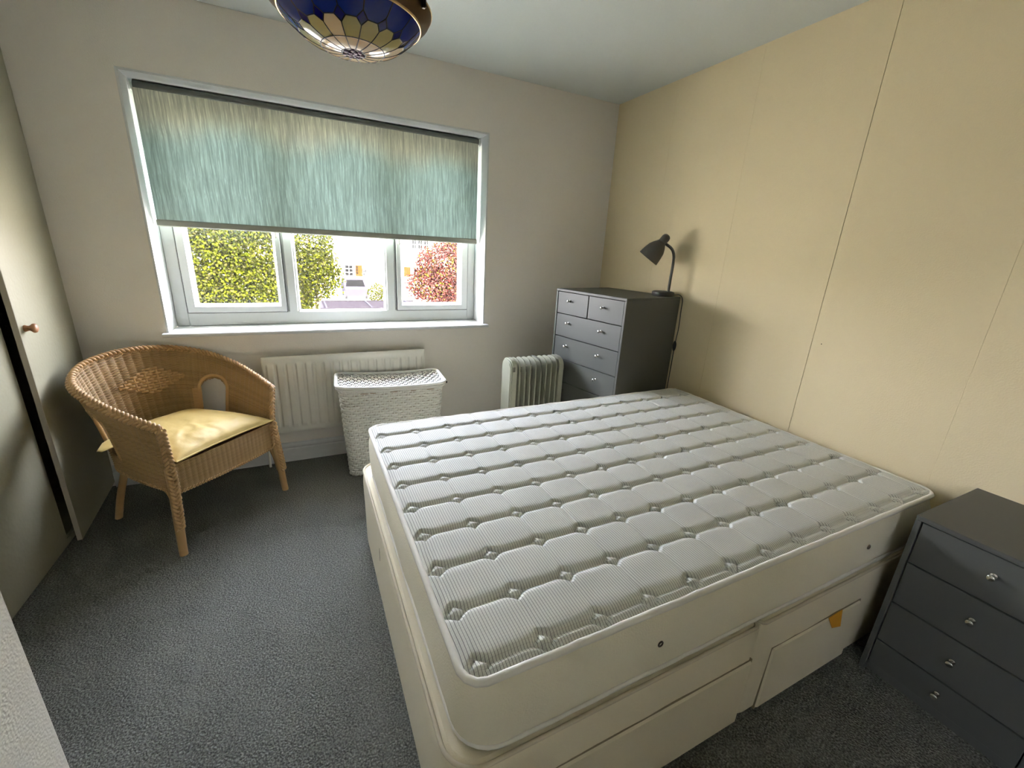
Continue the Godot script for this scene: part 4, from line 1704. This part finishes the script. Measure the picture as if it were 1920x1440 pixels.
func pendant() -> void:
	var at := Vector3(-1.215, 1.847, 1.435)
	var t := thing("ceiling_lamp", "blue and cream stained glass bowl lamp hanging from the ceiling", "ceiling light", at)
	var n := 16
	var da := TAU / n
	var lead := Buf.new()
	var tints := [M.cream_glass, M.olive_glass]
	for k in n:
		var c := da * (k + 0.35)
		var sets := [
			["cream_pane", M.cream_glass, [Vector2(0.03, -0.5), Vector2(0.03, 0.5), Vector2(0.078, 0.5), Vector2(0.078, -0.5)]],
			["petal_pane", M.olive_glass if k % 5 else M.cream_glass, [Vector2(0.078, -0.5), Vector2(0.078, 0.5), Vector2(0.113, 0.5), Vector2(0.128, 0.24), Vector2(0.128, -0.24), Vector2(0.113, -0.5)]],
			["diamond_pane", M.navy_glass, [Vector2(0.113, 0.5), Vector2(0.128, 0.24), Vector2(0.143, 0.5), Vector2(0.128, 0.76)]],
			["blue_pane", M.blue_glass, [Vector2(0.128, -0.24), Vector2(0.128, 0.24), Vector2(0.143, 0.5), Vector2(LAMP_R, 0.5), Vector2(LAMP_R, -0.5), Vector2(0.143, -0.5)]]]
		for s in sets:
			var poly := []
			for p in s[2]:
				poly.append(Vector2(p.x, c + p.y * da))
			var b := Buf.new()
			pane_of(b, poly)
			obj(s[0], b, s[1], t)
			for q in poly.size():
				var p0: Vector2 = poly[q]
				var p1: Vector2 = poly[(q + 1) % poly.size()]
				var line := []
				for e in 5:
					var m := p0.lerp(p1, e / 4.0)
					line.append(bowl(m.x, m.y, 0.0008))
				lead.tube(line, 0.0016, 5, false)
	obj("lead_came", lead, M.came, t)
	# rosette of glass nuggets at the bottom
	var b := Buf.new()
	b.lathe([Vector2(0, -0.001), Vector2(0.028, 0.0), Vector2(0.03, 0.003), Vector2(0.0, 0.004)], 24)
	obj("rosette_plate", b, M.came, t)
	for k in 13:
		b = Buf.new()
		var rr := 0.0 if k == 0 else (0.0115 if k < 6 else 0.0225)
		var aa := 0.0 if k == 0 else (TAU * k / 5.0 if k < 6 else TAU * k / 7.0)
		b.ball(Vector3(rr * cos(aa), -0.0015, rr * sin(aa)), Vector3(0.0058, 0.004, 0.0058), 10, 6)
		obj("glass_nugget", b, M.violet_glass, t)
	# gold bead and the flared bronze rim
	b = Buf.new()
	var ring := []
	for k in 64:
		ring.append(Vector3(0.1735 * cos(TAU * k / 64), LAMP_D + 0.001, 0.1735 * sin(TAU * k / 64)))
	b.tube(ring, 0.0032, 8, false, true)
	obj("gold_bead", b, M.gold, t)
	b = Buf.new()
	b.lathe([Vector2(0.174, 0.1), Vector2(0.180, 0.104), Vector2(0.196, 0.118), Vector2(0.2, 0.126), Vector2(0.2025, 0.13), Vector2(0.2025, 0.134), Vector2(0.1995, 0.134), Vector2(0.195, 0.121), Vector2(0.178, 0.108), Vector2(0.172, 0.104), Vector2(0.174, 0.1)], 64, Vector3(0, LAMP_D - 0.098, 0))
	obj("bronze_rim", b, M.brass, t)
	b = Buf.new()
	ring = []
	for k in 64:
		ring.append(Vector3(0.2025 * cos(TAU * k / 64), LAMP_D + 0.034, 0.2025 * sin(TAU * k / 64)))
	b.tube(ring, 0.0018, 6, false, true)
	obj("rim_bead", b, M.gold, t)
	for k in 3:
		var a := TAU * k / 3.0 + 0.72
		var e := Vector3(0.2 * cos(a), LAMP_D + 0.03, 0.2 * sin(a))
		b = Buf.new()
		b.box(e + Vector3(cos(a), 0, sin(a)) * 0.004 + Vector3(0, -0.004, 0), Vector3(0.012, 0.026, 0.012), 0.003)
		obj("rim_clip", b, M.came, t)
		b = Buf.new()
		var top := Vector3(0.03 * cos(a), H - at.y - 0.03, 0.03 * sin(a))
		b.tube([e, e.lerp(top, 0.5), top], 0.0028, 7)
		obj("hanging_rod", b, M.brass, t)
	b = Buf.new()
	b.lathe([Vector2(0, H - at.y - 0.045), Vector2(0.02, H - at.y - 0.042), Vector2(0.05, H - at.y - 0.02), Vector2(0.056, H - at.y - 0.001), Vector2(0, H - at.y - 0.001)], 32)
	obj("ceiling_rose", b, M.brass, t)

# ------------------------------------------------------------------ outside the window
func leaf_mesh(l: float, w: float) -> ArrayMesh:
	var b := Buf.new()
	var rows := [[Vector3(0, 0, 0), Vector3(0, 0, 0), Vector3(0, 0, 0)], [Vector3(-w * 0.5, 0.12 * w, l * 0.45), Vector3(0, 0, l * 0.45), Vector3(w * 0.5, 0.12 * w, l * 0.45)], [Vector3(0, -0.1 * l, l), Vector3(0, -0.1 * l, l), Vector3(0, -0.1 * l, l)]]
	b.sheet(rows, true)
	return b.mesh()

func foliage(t: Node3D, blobs: Array, count: int, leaf: ArrayMesh, m: Material, tones: Array) -> void:
	var mm := MultiMesh.new()
	mm.transform_format = MultiMesh.TRANSFORM_3D
	mm.use_colors = true
	mm.mesh = leaf
	mm.instance_count = count
	var vol := []
	var total := 0.0
	for q in blobs:
		total += q[1].x * q[1].y
		vol.append(total)
	for k in count:
		var pick := rng.randf() * total
		var j := 0
		while vol[j] < pick:
			j += 1
		var d := Vector3(rng.randfn(), rng.randfn(), rng.randfn()).normalized()
		var rad := pow(rng.randf(), 0.33) * 0.55 + 0.45
		var p: Vector3 = blobs[j][0] + d * rad * (blobs[j][1] as Vector3)
		p += Vector3(rng.randfn(), rng.randfn(), rng.randfn()) * 0.05
		var face := (d + Vector3(rng.randfn(), rng.randfn() + 0.3, rng.randfn()) * 0.8).normalized()
		var tan := face.cross(Vector3(rng.randfn(), rng.randfn(), rng.randfn())).normalized()
		var s := rng.randf_range(0.7, 1.25)
		mm.set_instance_transform(k, Transform3D(Basis(face.cross(tan) * s, face * s, tan * s), p))
		var q := rng.randf()
		var c: Color = (tones[0] as Color).lerp(tones[1], q)
		if tones.size() > 2 and rng.randf() < 0.18:
			c = tones[2]
		mm.set_instance_color(k, c)
	var o := MultiMeshInstance3D.new()
	o.name = "foliage"
	o.multimesh = mm
	o.material_override = m
	t.add_child(o, true)
	o.set_meta("kind", "stuff")

func branches(t: Node3D, root: Vector3, tops: Array, r: float, m: Material) -> void:
	var b := Buf.new()
	var fork: Vector3 = root + Vector3(0, (tops[0].y - root.y) * 0.45, 0)
	b.tube(spline([root, root.lerp(fork, 0.5) + Vector3(0.03, 0, 0.02), fork], 4), [r, r * 0.95, r * 0.9, r * 0.9, r * 0.85, r * 0.82, r * 0.8, r * 0.78, r * 0.75], 9)
	obj("trunk", b, m, t)
	for p in tops:
		b = Buf.new()
		b.tube(spline([fork - Vector3(0, 0.06, 0), fork.lerp(p, 0.5) + Vector3(0, 0.12, 0), p], 4), [r * 0.6, r * 0.55, r * 0.5, r * 0.45, r * 0.4, r * 0.34, r * 0.28, r * 0.22, r * 0.15], 6)
		obj("branch", b, m, t)

func house_window(parent: Node, x0: float, x1: float, y0: float, y1: float, z: float, cols: int, rows: int, mf: Material, mp: Material, called := "window") -> void:
	var b := Buf.new()
	var fw := 0.05
	var cw := (x1 - x0) / cols
	var rh := (y1 - y0) / rows
	for k in cols + 1:
		b.span(x0 + cw * k - fw * 0.5, x0 + cw * k + fw * 0.5, y0 - fw * 0.5, y1 + fw * 0.5, z - 0.05, z + 0.06, 0.0)
	for k in rows + 1:
		b.span(x0, x1, y0 + rh * k - fw * 0.5, y0 + rh * k + fw * 0.5, z - 0.05, z + 0.055, 0.0)
	var w := obj(called, b, mf, parent)
	for c in cols:
		for r in rows:
			b = Buf.new()
			b.span(x0 + cw * c + fw * 0.3, x0 + cw * (c + 1) - fw * 0.3, y0 + rh * r + fw * 0.3, y0 + rh * (r + 1) - fw * 0.3, z - 0.03, z + 0.01, 0.0)
			obj("pane", b, mp, w)

func outdoors() -> void:
	var pale := mat([196, 190, 176], 0.9)
	var b := Buf.new()
	b.span(-90, 90, GROUND - 0.3, GROUND, -140, 12, 0.0)
	tag(obj("ground", b, normal_of(triplanar(pale, 0.4, true), M.wall.normal_texture, 0.4)), "pale sunlit road and drives beyond the window", "ground", "", "structure")

	var render := mat([232, 226, 212], 0.85)
	var white := mat([238, 238, 232], 0.5)
	var dark := mat([13, 13, 13], 1.0, 0.0, 0.0)
	var orange := mat([46, 32, 13], 1.0, 0.0, 0.0)
	var tile := mat([150, 104, 78], 0.85)
	# two houses across the road
	var h := thing("house", "white rendered house with orange front door across the road", "house", Vector3(0, GROUND, -58.2))
	b = Buf.new()
	b.span(-7.0, 9.6, 0.0, 5.4, -8.0, 0.0, 0.02)
	obj("wall", b, render, h)
	b = Buf.new()
	b.xf = Transform3D(Basis(Vector3(0, 0, -1), Vector3(0, 1, 0), Vector3(1, 0, 0)), Vector3(0, 5.4, -4.0))
	b.prism(PackedVector2Array([Vector2(-4.5, -0.1), Vector2(4.5, -0.1), Vector2(0.0, 3.4)]), -7.3, 9.9)
	obj("roof", b, tile, h)
	house_window(h, 2.85, 3.2, 0.32, 1.38, 0.2, 2, 3, white, dark)
	house_window(h, 3.75, 4.75, -0.02 + 0.1, 1.42, 0.2, 2, 3, white, dark)
	b = Buf.new()
	b.span(5.06, 5.92, 0.04, 1.46, 0.0, 0.22, 0.01)
	var dr := obj("front_door", b, orange, h)
	b = Buf.new()
	for k in 3:
		b.span(5.16, 5.36, 0.34 + 0.36 * k, 0.58 + 0.36 * k, 0.21, 0.235, 0.0)
	obj("door_light", b, dark, dr)
	house_window(h, 6.0, 6.42, 0.0 + 0.06, 1.4, 0.2, 2, 3, white, dark)
	house_window(h, 6.75, 7.02, 0.08, 1.36, 0.2, 2, 3, white, dark)
	h = thing("house", "white rendered house partly hidden by the red leaved tree", "house", Vector3(0, GROUND, -58.6))
	b = Buf.new()
	b.span(10.2, 24.0, 0.0, 5.4, -8.0, 0.0, 0.02)
	obj("wall", b, render, h)
	b = Buf.new()
	b.xf = Transform3D(Basis(Vector3(0, 0, -1), Vector3(0, 1, 0), Vector3(1, 0, 0)), Vector3(0, 5.4, -4.0))
	b.prism(PackedVector2Array([Vector2(-4.5, -0.1), Vector2(4.5, -0.1), Vector2(0.0, 3.4)]), 9.9, 24.3)
	obj("roof", b, tile, h)
	for k in 3:
		house_window(h, 12.65 + 0.85 * k, 13.25 + 0.85 * k, 3.85, 5.0, 0.2, 2, 2, white, dark)
	b = Buf.new()
	b.span(11.5, 12.4, 0.08, 1.4, 0.0, 0.22, 0.01)
	obj("front_door", b, orange, h)
	house_window(h, 12.8, 14.3, 0.1, 1.28, 0.2, 4, 2, white, dark)

	# trees and bushes
	var leafy := mat([255, 255, 255], 1.0, 0.0, 0.0)
	leafy.vertex_color_use_as_albedo = true
	leafy.backlight_enabled = true
	leafy.backlight = Color(0.5, 0.62, 0.12)
	var bark := mat([120, 96, 72], 0.9)
	var g0 := Color(0.014, 0.018, 0.0008)
	var g1 := Color(0.05, 0.055, 0.0022)
	var g2 := Color(0.03, 0.028, 0.008)
	var t := thing("green_tree", "bright yellow green leafy tree filling the left pane", "tree", Vector3(-2.9, GROUND, -7.0))
	branches(t, Vector3.ZERO, [Vector3(-0.6, 4.2, 0.2), Vector3(0.5, 4.4, 0.3), Vector3(0.1, 5.2, -0.3), Vector3(-1.0, 3.6, 0.3), Vector3(0.7, 3.5, 0.2)], 0.12, bark)
	foliage(t, [[Vector3(-0.1, 3.9, 0), Vector3(1.45, 1.3, 1.0)], [Vector3(0.45, 3.2, 0.4), Vector3(0.9, 0.9, 0.7)], [Vector3(-0.8, 3.1, 0.3), Vector3(1.0, 0.9, 0.8)], [Vector3(0.1, 4.9, -0.1), Vector3(1.2, 0.9, 0.9)]], 60000, leaf_mesh(0.07, 0.045), leafy, [g0, g1, g2])
	t = thing("green_tree", "thinner yellow green tree with bare trunk beside the middle pane", "tree", Vector3(-1.25, GROUND, -9.2))
	branches(t, Vector3.ZERO, [Vector3(-0.3, 4.0, 0.2), Vector3(0.35, 4.2, 0.1), Vector3(0.1, 4.9, -0.1), Vector3(0.4, 3.5, 0.2)], 0.07, bark)
	foliage(t, [[Vector3(0.0, 4.2, 0), Vector3(0.68, 0.9, 0.7)], [Vector3(0.1, 3.55, 0.1), Vector3(0.68, 0.62, 0.55)], [Vector3(-0.3, 3.0, 0.1), Vector3(0.45, 0.5, 0.4)]], 12000, leaf_mesh(0.08, 0.052), leafy, [g0, g1, g2])
	var redleaf := leafy.duplicate()
	redleaf.backlight = Color(0.62, 0.26, 0.16)
	t = thing("red_tree", "red leaved tree with some yellow leaves in the right pane", "tree", Vector3(2.6, GROUND, -9.4))
	branches(t, Vector3.ZERO, [Vector3(-0.6, 3.9, 0.2), Vector3(0.4, 4.4, 0.2), Vector3(0.9, 4.0, 0), Vector3(-0.3, 3.4, 0.2)], 0.09, bark)
	foliage(t, [[Vector3(0.1, 3.75, 0), Vector3(1.2, 0.85, 0.9)], [Vector3(-0.5, 3.3, 0.2), Vector3(0.9, 0.5, 0.6)], [Vector3(0.7, 4.3, -0.1), Vector3(0.9, 0.7, 0.8)], [Vector3(0.5, 3.0, 0.2), Vector3(1.2, 0.45, 0.7)]], 26000, leaf_mesh(0.08, 0.05), redleaf, [Color(0.045, 0.011, 0.009), Color(0.085, 0.035, 0.028), Color(0.075, 0.06, 0.008)])
	t = thing("garden_bush", "yellow green bush between the white car and the middle mullion", "bush", Vector3(3.1, GROUND, -27.0))
	branches(t, Vector3.ZERO, [Vector3(-0.3, 1.3, 0.1), Vector3(0.3, 1.4, 0.1), Vector3(0.0, 1.5, 0)], 0.04, bark)
	foliage(t, [[Vector3(0, 1.1, 0), Vector3(0.62, 0.75, 0.5)]], 1500, leaf_mesh(0.12, 0.08), leafy, [g0, g1, g2])

	# van parked side-on below the window
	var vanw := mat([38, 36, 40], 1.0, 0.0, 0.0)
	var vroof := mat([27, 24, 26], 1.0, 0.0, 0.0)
	var t2 := thing("van", "white van with grey roof parked below the window", "van", Vector3(-1.05, GROUND, -14.0))
	b = Buf.new()
	var side := PackedVector2Array([Vector2(0.05, 0.35), Vector2(5.3, 0.35), Vector2(5.4, 0.7), Vector2(5.25, 1.15), Vector2(4.75, 1.3), Vector2(4.2, 1.85), Vector2(3.9, 1.97), Vector2(0.3, 1.97), Vector2(0.08, 1.85), Vector2(0.0, 1.1)])
	b.prism(side, -2.3, 0.0)
	obj("body", b, vanw, t2)
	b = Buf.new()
	b.span(0.3, 3.9, 1.96, 1.99, -2.22, -0.08, 0.01)
	for k in 2:
		b.span(0.1, 4.05, 1.955, 2.02, -0.1 - 2.16 * k, -0.04 - 2.16 * k, 0.012)
	var rf := obj("roof", b, vroof, t2)
	for x in [0.35, 1.95, 3.6]:
		b = Buf.new()
		b.span(x, x + 0.07, 1.985, 2.03, -2.2, -0.06, 0.01)
		obj("roof_rib", b, vanw, rf)
	for q in [[0.35, 1.75], [1.85, 3.0], [3.1, 4.1]]:
		b = Buf.new()
		b.span(q[0], q[1], 1.2, 1.8, -0.02, 0.012, 0.01)
		obj("side_window", b, dark, t2)
	for x in [1.0, 4.35]:
		b = Buf.new()
		b.xf = Transform3D(Basis(Vector3(1, 0, 0), Vector3(0, 0, 1), Vector3(0, -1, 0)), Vector3(x, 0.33, -0.2))
		b.lathe([Vector2(0, 0), Vector2(0.3, 0.0), Vector2(0.33, 0.03), Vector2(0.33, 0.18), Vector2(0.3, 0.21), Vector2(0, 0.21)], 20)
		obj("wheel", b, M.cord, t2)
	# car on the far drive
	t2 = thing("car", "white car facing the road in front of the house", "car", Vector3(2.45, GROUND, -33.0))
	b = Buf.new()
	b.xf = Transform3D(Basis(Vector3(0, 0, -1), Vector3(0, 1, 0), Vector3(1, 0, 0)), Vector3.ZERO)
	b.prism(PackedVector2Array([Vector2(0.0, 0.3), Vector2(4.0, 0.3), Vector2(4.0, 0.95), Vector2(3.4, 1.05), Vector2(2.7, 1.5), Vector2(1.5, 1.5), Vector2(1.02, 0.94), Vector2(0.1, 0.78)]), -0.88, 0.88)
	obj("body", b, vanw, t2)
	b = Buf.new()
	b.flat([Vector3(-0.72, 0.93, -0.98), Vector3(0.72, 0.93, -0.98), Vector3(0.62, 1.42, -1.43), Vector3(-0.62, 1.42, -1.43)], Vector3(0, 0.5, 1))
	b.flat([Vector3(-0.72, 0.92, -1.02), Vector3(0.72, 0.92, -1.02), Vector3(0.62, 1.41, -1.47), Vector3(-0.62, 1.41, -1.47)], Vector3(0, -0.5, -1))
	obj("windscreen", b, dark, t2)
	for x in [-0.8, 0.8]:
		for z in [-0.75, -3.2]:
			b = Buf.new()
			b.xf = Transform3D(Basis(Vector3(0, -1, 0), Vector3(1, 0, 0), Vector3(0, 0, 1)), Vector3(x - 0.1, 0.3, z))
			b.lathe([Vector2(0, 0), Vector2(0.28, 0.0), Vector2(0.3, 0.03), Vector2(0.3, 0.17), Vector2(0.28, 0.2), Vector2(0, 0.2)], 18)
			obj("wheel", b, M.cord, t2)
	# small shed beside the thin tree
	t2 = thing("shed", "small cream shed with brown roof left of the van", "shed", Vector3(-1.62, GROUND, -12.4))
	b = Buf.new()
	b.span(-0.35, 0.36, 0.0, 2.38, -0.9, 0.0, 0.01)
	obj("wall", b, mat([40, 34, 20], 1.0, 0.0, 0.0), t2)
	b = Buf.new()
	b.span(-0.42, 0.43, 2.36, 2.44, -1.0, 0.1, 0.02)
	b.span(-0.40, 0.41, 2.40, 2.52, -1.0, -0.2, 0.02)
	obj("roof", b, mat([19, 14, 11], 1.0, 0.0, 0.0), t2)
